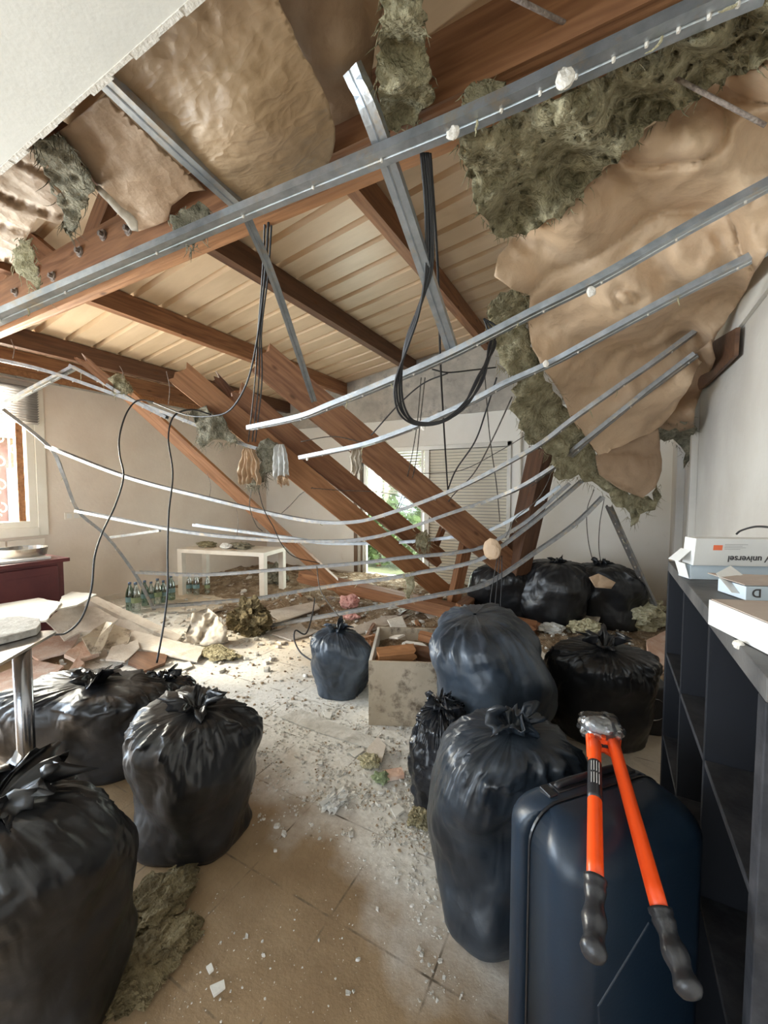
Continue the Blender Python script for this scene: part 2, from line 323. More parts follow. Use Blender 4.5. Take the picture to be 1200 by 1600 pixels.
# ------------------------------------------------------------------ mesh helpers
class MB:
    def __init__(s): s.v = []; s.f = []
    def add(s, vs, fs):
        n = len(s.v); s.v += [Vector(p) for p in vs]; s.f += [tuple(i + n for i in f) for f in fs]; return s
    def box(s, a, b):
        x0, y0, z0 = a; x1, y1, z1 = b
        return s.add([(x0, y0, z0), (x1, y0, z0), (x1, y1, z0), (x0, y1, z0), (x0, y0, z1), (x1, y0, z1), (x1, y1, z1), (x0, y1, z1)],
                     [(3, 2, 1, 0), (4, 5, 6, 7), (0, 1, 5, 4), (1, 2, 6, 5), (2, 3, 7, 6), (3, 0, 4, 7)])
    def prism(s, base, top):
        n = len(base); fs = [tuple(range(n - 1, -1, -1)), tuple(range(n, 2 * n))]
        for i in range(n): j = (i + 1) % n; fs.append((i, j, n + j, n + i))
        return s.add(list(base) + list(top), fs)
    def sweep(s, pts, prof, up=Vector((0, 0, 1)), taper=None, caps=True, twist=0):
        pts = [Vector(p) for p in pts]; k = len(prof); vs = []
        for i, p in enumerate(pts):
            t = (pts[min(i + 1, len(pts) - 1)] - pts[max(i - 1, 0)])
            if t.length < 1e-9: t = Vector((0, 0, 1))
            t.normalize()
            u = up - t * up.dot(t)
            if u.length < .15: u = Vector((.3, 1, .1)); u = u - t * u.dot(t)
            u.normalize(); w = t.cross(u)
            if twist:
                a = twist * i / (len(pts) - 1); u, w = u * math.cos(a) + w * math.sin(a), w * math.cos(a) - u * math.sin(a)
            sc = taper[i] if taper else 1
            for (a, b_) in prof: vs.append(p + w * (a * sc) + u * (b_ * sc))
        fs = []
        for i in range(len(pts) - 1):
            for j in range(k):
                j2 = (j + 1) % k; fs.append((i * k + j, i * k + j2, (i + 1) * k + j2, (i + 1) * k + j))
        if caps:
            fs.append(tuple(range(k - 1, -1, -1))); fs.append(tuple((len(pts) - 1) * k + j for j in range(k)))
        return s.add(vs, fs)
    def tube(s, pts, r, n=8, caps=True):
        pts = [Vector(p) for p in pts]; m = len(pts)
        rr = list(r) if isinstance(r, (list, tuple)) else [r] * m
        T = []
        for i in range(m):
            t = pts[min(i + 1, m - 1)] - pts[max(i - 1, 0)]
            T.append(t.normalized() if t.length > 1e-9 else (T[-1] if T else Vector((0, 0, 1))))
        u = T[0].orthogonal().normalized(); vs = []
        for i in range(m):
            if i: u = u - T[i] * u.dot(T[i]); u = u.normalized() if u.length > 1e-6 else T[i].orthogonal().normalized()
            w = T[i].cross(u)
            for j in range(n): a = 2 * math.pi * j / n; vs.append(pts[i] + (w * math.cos(a) + u * math.sin(a)) * rr[i])
        fs = [(i * n + j, i * n + (j + 1) % n, (i + 1) * n + (j + 1) % n, (i + 1) * n + j) for i in range(m - 1) for j in range(n)]
        if caps: fs.append(tuple(range(n - 1, -1, -1))); fs.append(tuple((m - 1) * n + j for j in range(n)))
        return s.add(vs, fs)
    def tube_old(s, pts, r, n=8, **kw):
        if isinstance(r, (list, tuple)):
            return s.sweep(pts, [(math.cos(2 * math.pi * i / n), math.sin(2 * math.pi * i / n)) for i in range(n)], taper=list(r), **kw)
        return s.sweep(pts, [(r * math.cos(2 * math.pi * i / n), r * math.sin(2 * math.pi * i / n)) for i in range(n)], **kw)
    def lathe(s, prof, n=24, c=(0, 0, 0)):
        vs = []; k = len(prof)
        for i in range(n):
            a = 2 * math.pi * i / n
            for r, z in prof: vs.append((c[0] + r * math.cos(a), c[1] + r * math.sin(a), c[2] + z))
        fs = []
        for i in range(n):
            i2 = (i + 1) % n
            for j in range(k - 1): fs.append((i * k + j, i2 * k + j, i2 * k + j + 1, i * k + j + 1))
        return s.add(vs, fs)

def tag(o, label=None, cat=None, group=None, kind=None):
    if label: o['label'] = label
    if cat: o['category'] = cat
    if group: o['group'] = group
    if kind: o['kind'] = kind
    return o
def thing(name, label, cat, loc, group=None, rot=None):
    o = bpy.data.objects.new(name, None); o.empty_display_size = .1; COL.objects.link(o); o.location = loc
    if rot is not None: o.rotation_euler = rot
    tag(o, label, cat, group); return o
def link(name, mb, mat, parent=None, smooth=False, local=False, bevel=0, label=None, mw=None):
    """links one mesh; vertices are in world space unless local=True (then in the parent's space)"""
    vs = mb.v
    me = bpy.data.meshes.new(name)
    if mw is not None: off = None; pts = [tuple(v) for v in vs]
    elif parent is None:
        x = [v.x for v in vs]; y = [v.y for v in vs]; z = min(v.z for v in vs)
        off = Vector(((min(x) + max(x)) / 2, (min(y) + max(y)) / 2, z)); pts = [tuple(v - off) for v in vs]
    elif local: off = Vector((0, 0, 0)); pts = [tuple(v) for v in vs]
    else: off = Vector((0, 0, 0)); pts = [tuple(v - world_loc(parent)) for v in vs]
    me.from_pydata(pts, [], mb.f); me.validate(); me.update()
    if smooth:
        for p in me.polygons: p.use_smooth = True
    me.materials.append(M[mat] if isinstance(mat, str) else mat)
    o = bpy.data.objects.new(name, me); COL.objects.link(o)
    if parent is not None: o.parent = parent
    if mw is not None: o.matrix_basis = mw
    elif parent is None: o.location = off
    if label: o['label'] = label
    if bevel:
        md = o.modifiers.new('bevel', 'BEVEL'); md.width = bevel; md.segments = 2; md.limit_method = 'ANGLE'; md.angle_limit = R(40)
    return o
def world_loc(o):
    p = Vector(o.location); q = o.parent
    while q is not None: p = p + Vector(q.location); q = q.parent
    return p
def struct(name, mb, mat, parent=None, **kw):
    o = link(name, mb, mat, parent, **kw)
    if parent is None: o['kind'] = 'structure'
    return o
def catmull(pts, n=8):
    pts = [Vector(p) for p in pts]
    if len(pts) < 3:
        return [pts[0].lerp(pts[1], i / n) for i in range(n + 1)]
    P = [pts[0] * 2 - pts[1]] + pts + [pts[-1] * 2 - pts[-2]]; out = []
    for i in range(1, len(P) - 2):
        a, b, c, d = P[i - 1], P[i], P[i + 1], P[i + 2]
        for k in range(n):
            t = k / n; out.append(.5 * ((2 * b) + (c - a) * t + (2 * a - 5 * b + 4 * c - d) * t * t + (3 * b - a - 3 * c + d) * t ** 3))
    out.append(pts[-1]); return out
def path3(tr):
    """[(px, py, depth or None)] -> world points, missing depths filled along the run"""
    n = len(tr); L = [0]
    for i in range(1, n): L.append(L[-1] + math.hypot(tr[i][0] - tr[i - 1][0], tr[i][1] - tr[i - 1][1]))
    ks = [i for i in range(n) if len(tr[i]) > 2 and tr[i][2] is not None]; out = []
    for i in range(n):
        if i in ks: d = tr[i][2]
        else:
            a = max(k for k in ks if k < i); b = min(k for k in ks if k > i)
            t = (L[i] - L[a]) / (L[b] - L[a]); d = 1 / ((1 - t) / tr[a][2] + t / tr[b][2])
        out.append(AD(tr[i][0], tr[i][1], d))
    return out
def fbm(p, s, o=4):
    return noise.fractal(Vector(p) * s, .9, 2.1, o)
def vor(p, s):
    return noise.voronoi(Vector(p) * s)[0]
def crease(p, s):
    d = vor(p, s); return d[1] - d[0]

# ------------------------------------------------------------------ shell
XL, XR, YF, YB = -5.35, .60, 5.40, -2.3
def roofz(x): return 3.55 + .15 * x
struct('floor', MB().box((XL - .2, YB - .2, -.1), (XR + .2, YF + .2, 0)), 'floor')
# right wall
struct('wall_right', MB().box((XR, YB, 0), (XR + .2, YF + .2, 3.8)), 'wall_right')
# left wall with a window opening and a balcony opening
wl = MB()
wy0, wy1, wz0, wz1 = .78, 2.05, .96, 2.40
by0, by1, bz1 = -1.75, .25, 2.15
for (a, b) in [((XL - .2, YB, 0), (XL, by0, 2.52)), ((XL - .2, by0, bz1), (XL, by1, 2.52)), ((XL - .2, by1, 0), (XL, wy0, 2.52)),
               ((XL - .2, wy0, 0), (XL, wy1, wz0)), ((XL - .2, wy0, wz1), (XL, wy1, 2.52)), ((XL - .2, wy1, 0), (XL, YF + .2, 2.52))]:
    wl.box(a, b)
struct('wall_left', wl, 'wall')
# far wall with the patio door opening
dx0, dx1, dz1 = -3.42, -1.10, 1.98
wf = MB()
for (a, b) in [((XL, YF, 0), (dx0, YF + .2, 2.38)), ((dx1, YF, 0), (XR, YF + .2, 2.38)), ((dx0, YF, dz1), (dx1, YF + .2, 2.38))]: wf.box(a, b)
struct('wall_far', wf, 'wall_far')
g = MB().prism([(XL, YF - .03, 2.38), (XR, YF - .03, 2.38), (XR, YF - .03, roofz(XR)), (XL, YF - .03, roofz(XL))],
               [(XL, YF + .2, 2.38), (XR, YF + .2, 2.38), (XR, YF + .2, roofz(XR)), (XL, YF + .2, roofz(XL))])
struct('wall_gable', g, 'concrete')
bk = MB()
ox0, ox1 = -2.5, .1
bk.box((XL, YB - .2, 0), (ox0, YB, 3.7)); bk.box((ox1, YB - .2, 0), (XR, YB, 3.7)); bk.box((ox0, YB - .2, 2.15), (ox1, YB, 3.7))
struct('wall_back', bk, 'wall')
# intact ceiling over the viewer, a torn strip along the right wall
CE = AZ(0, 262, 2.45).y
struct('ceiling', MB().box((XL, YB, 2.45), (XR, CE, 2.4625)), 'board_white')
e = MB()
for i in range(60):
    x = XL + (XR - XL) * i / 60; w = (XR - XL) / 60
    e.box((x, CE - .002, 2.446 + random.uniform(0, .004)), (x + w, CE + .006 + random.uniform(0, .012), 2.464))
struct('trim_1', e, 'gypsum')
sp3 = [AX(x, y, .580) for x, y in [(1107, 537), (1190, 408), (1222, 362), (1222, 420), (1150, 516), (1116, 560)]]
st = MB().prism(sp3, [p + Vector((.018, 0, 0)) for p in sp3])
struct('trim_3', st, 'board_white')

pl_ = MB().box((XL - .05, .9, 2.52), (XL + .03, YF - .03, 2.69)); struct('trim_4', pl_, 'wood_pale')
st2 = MB(); rs0 = random.Random(5)
for i in range(70):
    y_ = 1.0 + 4.3 * i / 70; st2.box((XL, y_, 2.50), (XL + .006 + rs0.random() * .02, y_ + 4.3 / 70, 2.525 + rs0.uniform(-.01, .01)))
struct('trim_5', st2, 'concrete')
# corrugated roof
ro = MB(); prof = []; y = YB - .3
while y < YF + .5:
    prof += [(y, 0), (y + .19, 0), (y + .203, .045), (y + .237, .045)]; y += .25
th = .004
x0, x1 = XL - .45, XR + .4
pl = len(prof)
vs = []
for x in (x0, x1):
    for t in (0, th):
        for (yy, zz) in prof: vs.append((x, yy, roofz(x) + zz + t))
fs = []
for i in range(pl - 1):
    fs.append((i, i + 1, 2 * pl + i + 1, 2 * pl + i)); fs.append((pl + i + 1, pl + i, 3 * pl + i, 3 * pl + i + 1))
    fs.append((i, pl + i, pl + i + 1, i + 1)); fs.append((2 * pl + i, 2 * pl + i + 1, 3 * pl + i + 1, 3 * pl + i))
fs.append((0, 2 * pl, 3 * pl, pl)); fs.append((pl - 1, 2 * pl - 1, 4 * pl - 1, 3 * pl - 1))
ro.add(vs, fs); struct('roof', ro, 'roof')

# ------------------------------------------------------------------ timbers
def beam(name, p0, p1, w, h, mat='wood', roll=0, label=None, cat='beam', group=None, parent=None, broken=(0, 0), kind=None):
    p0, p1 = Vector(p0), Vector(p1); L = (p1 - p0).length; t = (p1 - p0).normalized()
    u = Vector((0, 0, 1)); u = u - t * u.dot(t)
    if u.length < .05: u = Vector((0, 1, 0)) - t * t.y
    u.normalize(); s_ = u.cross(t)
    if roll: q = Matrix.Rotation(roll, 3, t); u = q @ u; s_ = q @ s_
    rs = random.Random(int(abs(p0.x * 1000 + p1.z * 777)))
    mb = MB(); nseg = 6; ny, nz = 5, 5; vs = []; ring = []
    prof = []
    for a in range(ny): prof.append((-w / 2 + w * a / ny, -h / 2))
    for a in range(nz): prof.append((w / 2, -h / 2 + h * a / nz))
    for a in range(ny): prof.append((w / 2 - w * a / ny, h / 2))
    for a in range(nz): prof.append((-w / 2, h / 2 - h * a / nz))
    k = len(prof)
    for i in range(nseg + 1):
        x = L * i / nseg
        for j, (a, b_) in enumerate(prof):
            xx = x
            if i == 0 and broken[0]: xx += broken[0] * (fbm((a * 30, b_ * 30, p0.x * 9), 1.3, 3) + .2)
            if i == nseg and broken[1]: xx += broken[1] * (fbm((a * 30, b_ * 30, p1.x * 9), 1.3, 3))
            jw = .0015 if 0 < i < nseg else 0
            vs.append((xx, a + rs.uniform(-jw, jw), b_ + rs.uniform(-jw, jw)))
    fs = []
    for i in range(nseg):
        for j in range(k): j2 = (j + 1) % k; fs.append((i * k + j, (i + 1) * k + j, (i + 1) * k + j2, i * k + j2))
    c0 = len(vs); vs.append((broken[0] * .6, 0, 0)); vs.append((L - broken[1] * .3, 0, 0))
    for j in range(k): j2 = (j + 1) % k; fs.append((c0, j, j2)); fs.append((c0 + 1, nseg * k + j2, nseg * k + j))
    mb.add(vs, fs)
    m4 = Matrix((( t.x, s_.x, u.x, p0.x), (t.y, s_.y, u.y, p0.y), (t.z, s_.z, u.z, p0.z), (0, 0, 0, 1)))
    if parent is not None: m4 = Matrix.Translation(-world_loc(parent)) @ m4
    o = link(name, mb, mat, parent, mw=m4)
    if parent is None:
        if kind: o['kind'] = kind
        if label: tag(o, label, cat, group)
    elif label: o['label'] = label
    return o

# purlins under the sheet, running away from the viewer
PUR = [(-5.50, 'lowest purlin close to the left eave'), (-4.78, 'second purlin up from the left eave'), (-3.63, 'third purlin up, passing over the fallen beams'),
       (-2.46, 'fourth purlin up, crossing the middle of the roof'), (-1.41, 'fifth purlin up, behind the black cable loop'), (-.35, 'purlin behind the olive insulation at the top'), ]
for i, (x, lb) in enumerate(PUR):
    z = roofz(x)
    if i == 0: x = -5.28; z = roofz(x)
    beam('roof_purlin', (x, -.5 if i else 1.0, z - .09), (x, YF - .035, z - .09), .085, .175, 'wood_dark' if i % 2 else 'wood',
         label='brown timber roof purlin, ' + lb, cat='roof beam', group='purlins under the roof sheets')

# truss with bottom chord over the long steel channel
tr = thing('roof_truss', 'heavy bolted timber truss above the long steel channel', 'roof truss', (-2.4, 1.3, 2.5))
beam('bottom_chord', (XL, 1.29, 2.66), (XR, 1.29, 2.66), .07, .21, 'wood', parent=tr)
beam('second_chord', (XL, 1.42, 2.655), (XR, 1.42, 2.655), .06, .20, 'wood_pale', parent=tr, label='orange-brown inner chord')
for (a, b) in [((-4.3, 2.72), (-3.6, 2.92)), ((-3.05, 2.74), (-3.45, 2.94)), ((-2.75, 2.74), (-2.3, 3.02)), ((-1.5, 2.74), (-1.9, 3.10))]:
    beam('web', (a[0], 1.355, a[1]), (b[0], 1.355, roofz(b[0]) - .02), .055, .13, 'wood', parent=tr)
for bx, bz in [(-3.42, 2.64), (-3.12, 2.70), (-2.93, 2.62), (-2.62, 2.68), (-2.38, 2.70), (-2.15, 2.66)]:
    mb = MB(); 
    pts = [(0.030 * math.cos(a * math.pi / 6), 0.030 * math.sin(a * math.pi / 6)) for a in range(12)]
    mb.prism([(bx + a, 1.2545, bz + b) for a, b in pts], [(bx + a * .9, 1.246, bz + b * .9) for a, b in pts])
    hx = [(.014 * math.cos(a * math.pi / 3), .014 * math.sin(a * math.pi / 3)) for a in range(6)]
    mb.prism([(bx + a, 1.246, bz + b) for a, b in hx], [(bx + a, 1.228, bz + b) for a, b in hx])
    link('bolt', mb, 'rust', tr)

# fallen timbers
BE = [
 ((280, 583, 3.30), (692, 925, 4.45), .16, .20, 'wood_pale', 'thick fallen beam with splintered top end, lowest of the three parallel ones', .08),
 ((366, 612, 3.5), (685, 872, 4.45), .13, .19, 'wood', 'darker fallen beam squeezed between the two thicker parallel ones', .07),
 ((408, 560, 3.3), (800, 888, 4.05), .17, .25, 'wood', 'widest fallen beam slanting across the patio door', .03),
 ((200, 616, 4.25), (566, 951, 4.75), .09, .12, 'wood_pale', 'long slim fallen beam slanting in front of the white side table', .02),
 ((850, 700, 3.75), (806, 893, 4.0), .17, .20, 'wood_dark', 'dark leaning post left of the black bags by the far wall', .03),
 ((733, 828, 4.0), (703, 965, 4.3), .10, .10, 'wood', 'short upright post standing under the widest fallen beam', .03),
 ((697, 812, 4.3), (672, 875, 4.45), .05, .06, 'wood', 'thin stick leaning between the fallen beams', .02),
 ((470, 900, 5.0), (838, 985, 3.55), .11, .13, 'wood', 'long timber lying on the rubble behind the small black bag', .05),
 ((122, 556, 3.35), (190, 612, 3.55), .07, .07, 'wood', 'short splintered timber stub hanging at the upper left steel frame', .12),
 ((338, 590, 3.7), (385, 640, 3.85), .06, .07, 'wood_dark', 'splintered timber fragment caught behind the fallen beams', .1),
 ((575, 1005, 2.9), (700, 985, 3.3), .05, .07, 'wood', 'short brown batten lying behind the debris box', .02),
 ((718, 955, 3.7), (740, 935, 4.3), .10, .12, 'wood', 'stub of reddish timber behind the big grey bag', .04),
]
for (a, b, w, h, mt, lb, br) in BE:
    beam('fallen_timber' if w > .06 else 'wooden_batten', AD(*a), AD(*b), w, h, mt, label=lb, cat='beam', broken=(br, br), roll=.15 if w > .08 else .4)

# ------------------------------------------------------------------ left window, balcony opening, patio door
def bar(mb, a, b): mb.box([min(a[i], b[i]) for i in range(3)], [max(a[i], b[i]) for i in range(3)])
w = MB()
for (a, b) in [((XL - .12, wy0, wz0), (XL + .02, wy0 + .07, wz1)), ((XL - .12, wy1 - .07, wz0), (XL + .02, wy1, wz1)), ((XL - .12, wy0, wz0), (XL + .02, wy1, wz0 + .07)),
               ((XL - .12, wy0, wz1 - .05), (XL + .02, wy1, wz1)), ((XL - .10, 1.38, wz0), (XL - .03, 1.44, wz1))]: bar(w, (a[0] + (.002 if b[1] - a[1] > .5 else 0), a[1], a[2]), (b[0] - (.002 if b[1] - a[1] > .5 else 0), b[1], b[2]))
w1 = struct('window_1', w, 'frame_white', bevel=.004)
link('pane', MB().box((XL - .075, wy0 + .07, wz0 + .07), (XL - .069, wy1 - .07, wz1 - .05)), 'glass', w1)
fr = MB()
for (a, b) in [((XL, wy0 - .09, wz0 - .09), (XL + .03, wy0, wz1 + .05)), ((XL, wy1, wz0 - .09), (XL + .03, wy1 + .09, wz1 + .05)), ((XL, wy0 - .0, wz0 - .09), (XL + .045, wy1 - .0, wz0))]: bar(fr, a, b)
link('window_frame', fr, 'frame_white', w1, bevel=.004)
tb = MB()
bar(tb, (XL - .06, 1.90, wz0 + .07), (XL + .0, 1.96, wz1 - .05)); link('window_frame', tb, 'wood_pale', w1, label='varnished inner wooden jamb')
bl = thing('venetian_blind', 'grey slatted blind drawn up over the left window', 'blind', (XL + .03, 1.4, 2.06))
mb = MB()
for k in range(15):
    z = 2.04 + k * .025; mb.add([(XL + .035, wy0 - .02, z), (XL + .075, wy0 - .02, z + .016), (XL + .075, wy1 + .03, z + .016), (XL + .035, wy1 + .03, z),
        (XL + .035, wy0 - .02, z + .003), (XL + .075, wy0 - .02, z + .019), (XL + .075, wy1 + .03, z + .019), (XL + .035, wy1 + .03, z + .003)],
        [(0, 1, 2, 3), (7, 6, 5, 4), (0, 4, 5, 1), (3, 2, 6, 7), (1, 5, 6, 2), (0, 3, 7, 4)])
link('slats', mb, 'blind', bl)
link('head_rail', MB().box((XL + .03, wy0 - .03, 2.415), (XL + .085, wy1 + .04, 2.46)), 'blind', bl)
# wrought iron grille with scrolls
gr = thing('window_grille', 'ornate gilded iron scroll grille outside the left window', 'grille', (XL - .19, 1.4, wz0))
gx = XL - .16
for yy in (.85, 1.2, 1.55, 1.72, 1.90, 2.02): link('upright_bar', MB().tube([(gx, yy, wz0), (gx, yy, wz1)], .008, 6), 'gold_iron', gr)
mb = MB()
for yc in (1.02, 1.37, 1.63, 1.81, 1.96):
    for zc in (1.12, 1.36, 1.60, 1.84):
        for sgn in (1, -1):
            pts = []
            for i in range(15):
                a = i / 14 * 4.4; r = .062 * (1 - i / 18); pts.append((gx, yc + sgn * (.01 + r * math.sin(a)) * .85, zc + r * math.cos(a) * sgn + sgn * .04))
            mb.tube(pts, .0055, 5)
link('scrollwork', mb, 'gold_iron', gr, smooth=True)
# balcony opening frame beside the viewer
mb = MB()
for (a, b) in [((XL - .12, by0, 0), (XL, by0 + .07, bz1)), ((XL - .12, by1 - .07, 0), (XL, by1, bz1)), ((XL - .12, by0, bz1 - .07), (XL, by1, bz1)), ((XL - .1, -.78, 0), (XL - .02, -.72, bz1))]: bar(mb, a, b)
struct('door_2', mb, 'frame_white')
# patio door
mb = MB()
for (a, b) in [((dx0, YF - .02, 0), (dx0 + .05, YF + .12, dz1)), ((dx1 - .05, YF - .02, 0), (dx1, YF + .12, dz1)), ((dx0, YF - .02, dz1 - .06), (dx1, YF + .12, dz1)),
               ((-2.30, YF, 0), (-2.23, YF + .10, dz1)), ((dx0, YF, 0), (dx1, YF + .10, .07)), ((-2.36, YF + .01, .05), (-2.33, YF + .06, dz1)), ((dx0 + .10, YF + .01, .05), (dx0 + .14, YF + .06, dz1))]: bar(mb, a, b)
d1 = struct('door_1', mb, 'alu', bevel=.003)
mb = MB(); bar(mb, (dx0 - .06, YF - .03, 0), (dx0, YF + .02, dz1 + .02)); bar(mb, (dx0 + .05, YF - .005, .05), (dx0 + .08, YF + .05, dz1 - .06)); link('frame', mb, 'frame_brown', d1, label='brown door edge trim')
link('pane', MB().box((dx0 + .08, YF + .03, .07), (-2.36, YF + .036, dz1 - .06)), 'glass', d1)
mb = MB(); z = .07
while z < dz1 - .09:
    mb.add([(-2.23, YF + .03, z), (dx1 - .05, YF + .03, z), (dx1 - .05, YF + .012, z + .034), (-2.23, YF + .012, z + .034), (-2.23, YF + .05, z), (dx1 - .05, YF + .05, z), (dx1 - .05, YF + .032, z + .034), (-2.23, YF + .032, z + .034)],
           [(0, 1, 2, 3), (7, 6, 5, 4), (0, 4, 5, 1), (3, 2, 6, 7), (1, 5, 6, 2), (0, 3, 7, 4)]); z += .042
link('shutter', mb, 'slat', d1, label='cream slatted roller shutter')
link('slat_gap_shade', MB().box((-2.23, YF + .055, .07), (dx1 - .05, YF + .06, dz1 - .06)), 'ink_grey', d1)  # grey sheet added so the slat gaps read as shaded grooves
# shutter half lowered outside the glass side
mb = MB(); z = 1.30
while z < dz1 - .06:
    bar(mb, (dx0 + .03, YF + .13, z), (-2.28, YF + .145, z + .030)); z += .042
link('shutter', mb, 'slat', d1)
# wall pipe right of the door, outlets, round blank plate
tag(link('wall_pipe', MB().tube([(dx1 + .12, YF - .02, .2), (dx1 + .12, YF - .02, 2.08)], .014, 8), 'frame_white', smooth=True), 'white vertical conduit on the far wall right of the shuttered door', 'pipe')
mb = MB(); c = AX(112, 806, XL + .008); mb.box((XL, c.y - .07, c.z - .04), (XL + .012, c.y + .09, c.z + .04))
o = link('wall_socket', mb, 'white_lacquer', bevel=.003); tag(o, 'cream double socket on the left wall beyond the window', 'socket')
mb = MB(); mb.box((XL + .0125, c.y - .05, c.z - .025), (XL + .016, c.y - .0, c.z + .025)); mb.box((XL + .0125, c.y + .02, c.z - .025), (XL + .016, c.y + .07, c.z + .025)); link('socket_plate', mb, 'carton_white', o)
# panel under the left window
mb = MB()
for k in range(4): mb.box((XL + .001, .80 + k * .33, .05), (XL + .02, 1.115 + k * .33, .84))
o = link('radiator_cover', mb, 'white_lacquer', bevel=.004); tag(o, 'cream panelled boarding on the wall below the left window', 'panel')
dp = [AX(x, y, .560) for x, y in [(1110, 536), (1150, 512), (1147, 556), (1098, 606), (1076, 618), (1086, 572)]]  # dark panel added to stand for the dark opening under the strip
tag(link('dark_opening_panel', MB().prism(dp, [p + Vector((.018, 0, 0)) for p in dp]), M['wood_dark']), 'dark panel imitating a shaded opening on the right wall under the huge collapsed sheet', 'board')
# slim skirting
for nm, a, b in [('baseboard_left', (XL, by1, 0), (XL + .015, YF, .07)), ('baseboard_far', (XL, YF - .015, 0), (dx0 - .06, YF, .07)), ('baseboard_right', (XR - .015, YB, 0), (XR, YF, .07))]:
    mb = MB(); bar(mb, a, b); struct(nm, mb, 'white_lacquer')
# narrow vertical boxes in the right far corner
mb = MB(); bar(mb, (XR - .06, 4.55, 0), (XR, 4.68, 2.4)); bar(mb, (XR - .045, 3.95, 0), (XR, 4.02, 2.4)); struct('trim_2', mb, 'wall_right', bevel=.004)

# outside: ground, a pink house seen through the left window, shrubs behind the patio door
struct('ground_outside', MB().box((-16, -8, -.5), (8, 16, -.12)), 'ground_out')
hb = thing('neighbour_house', 'red and pink house across the street, seen through the left window', 'house', (-13.5, 5.0, -.12))
link('house_wall', MB().box((-15.5, -1, -.12), (-13, 9, 2.6)), 'out_wall', hb)
link('house_roof', MB().prism([(-15.9, -1.4, 2.6), (-12.6, -1.4, 2.6), (-14.2, -1.4, 3.5)], [(-15.9, 9.4, 2.6), (-12.6, 9.4, 2.6), (-14.2, 9.4, 3.5)]), 'terracotta', hb)
for k in range(4): link('house_window', MB().box((-12.99, .2 + k * 2.1, .5), (-12.95, 1.4 + k * 2.1, 1.9)), 'out_pale', hb)
def leafy(name, c, rad, n, label, seed):
    rs = random.Random(seed); mb = MB()
    for i in range(n):
        a = rs.uniform(0, 6.28); e_ = math.asin(rs.uniform(-1, 1)); rr = rs.uniform(.45, 1)
        p = Vector((c[0] + rad[0] * rr * math.cos(a) * math.cos(e_), c[1] + rad[1] * rr * math.sin(a) * math.cos(e_), c[2] + rad[2] * rr * math.sin(e_)))
        u = Vector((rs.uniform(-1, 1), rs.uniform(-1, 1), rs.uniform(-1, 1))).normalized(); v = u.orthogonal().normalized(); s_ = rs.uniform(.05, .11)
        mb.add([p - u * s_, p + v * s_ * .45, p + u * s_, p - v * s_ * .45], [(0, 1, 2, 3)])
    o = thing(name, label, 'shrub', (c[0], c[1], -.12))
    link('foliage', mb, 'leaf', o); link('stem', MB().tube([(c[0], c[1], -.12), (c[0] + .05, c[1], c[2])], .05, 8), 'wood', o)
leafy('garden_shrub', (-4.6, 7.6, .9), (.9, .7, 1.0), 1500, 'green shrub outside the glass side of the patio door', 3)
leafy('garden_shrub', (-3.9, 6.9, .5), (1.1, .5, .6), 1500, 'low pale shrub right outside the patio door glass', 5)
leafy('garden_shrub', (-3.2, 8.3, 1.1), (1.0, .7, 1.2), 1500, 'taller green shrub outside, seen nearer the shutter edge', 4)

# ------------------------------------------------------------------ steel channels
def zpl(z, bulge=None):
    def f(x, y):
        v = ray(x, min(y, 560)); p = CO + v * ((z - H) / v.z); d = p.dot(FWD) - CO.dot(FWD)
        if bulge:
            bx, by, br, ba = bulge; d -= ba * math.exp(-((x - bx) ** 2 + (y - by) ** 2) / br ** 2)
        return d
    return f
def channel(tr, label, w=.05, hgt=.018, mat='metal', group='steel ceiling channels', clips=0, name='metal_channel', smooth_path=True, up=(0, 0, 1), world=False):
    pts = [Vector(p) for p in tr] if world else path3(tr)
    P = catmull(pts, 6) if smooth_path and len(pts) > 2 else pts
    t = .0035
    prof = [(-w / 2, 0), (-w / 2, hgt), (-w / 2 + .008, hgt), (-w / 2 + .008, hgt - t), (-w / 2 + t, hgt - t), (-w / 2 + t, t),
            (-.006, t), (-.004, t + .003), (.004, t + .003), (.006, t),
            (w / 2 - t, t), (w / 2 - t, hgt - t), (w / 2 - .008, hgt - t), (w / 2 - .008, hgt), (w / 2, hgt), (w / 2, 0), (.005, 0), (.003, .004), (-.003, .004), (-.005, 0)]
    prof = prof[::-1]
    mb = MB().sweep(P, prof, up=Vector(up))
    root = thing(name, label, 'channel', P[len(P) // 2], group)
    link('rail', mb, mat, root)
    if clips:
        step = max(1, len(P) // clips)
        for i in range(2, len(P) - 1, step):
            q = P[i] - Vector((0, 0, .001)); hx = [(.0042 * math.cos(a), .0042 * math.sin(a)) for a in (0, 1.2, 2.5, 3.8, 5.0)]
            link('screw', MB().prism([q + Vector((a, b, -.007)) for a, b in hx], [q + Vector((a * 1.2, b * 1.2, .003)) for a, b in hx]), 'gypsum', root)
    if clips > 4:
        rs = random.Random(len(label) + 3); fb = MB()
        for k in range(clips // 3):
            q = P[rs.randrange(2, len(P) - 2)] + Vector((0, 0, .0))
            pts = [q]; v = Vector((rs.uniform(-.4, .4), rs.uniform(-.4, .4), -1)).normalized()
            for j in range(4): v = (v + noise.random_unit_vector() * .5).normalized(); pts.append(pts[-1] + v * rs.uniform(.008, .02))
            link('wool_fibre', MB().tube(pts, [.003, .0035, .003, .002, .001], 5), 'wool_pale', root)
    return root, P
noise.seed_set(4)
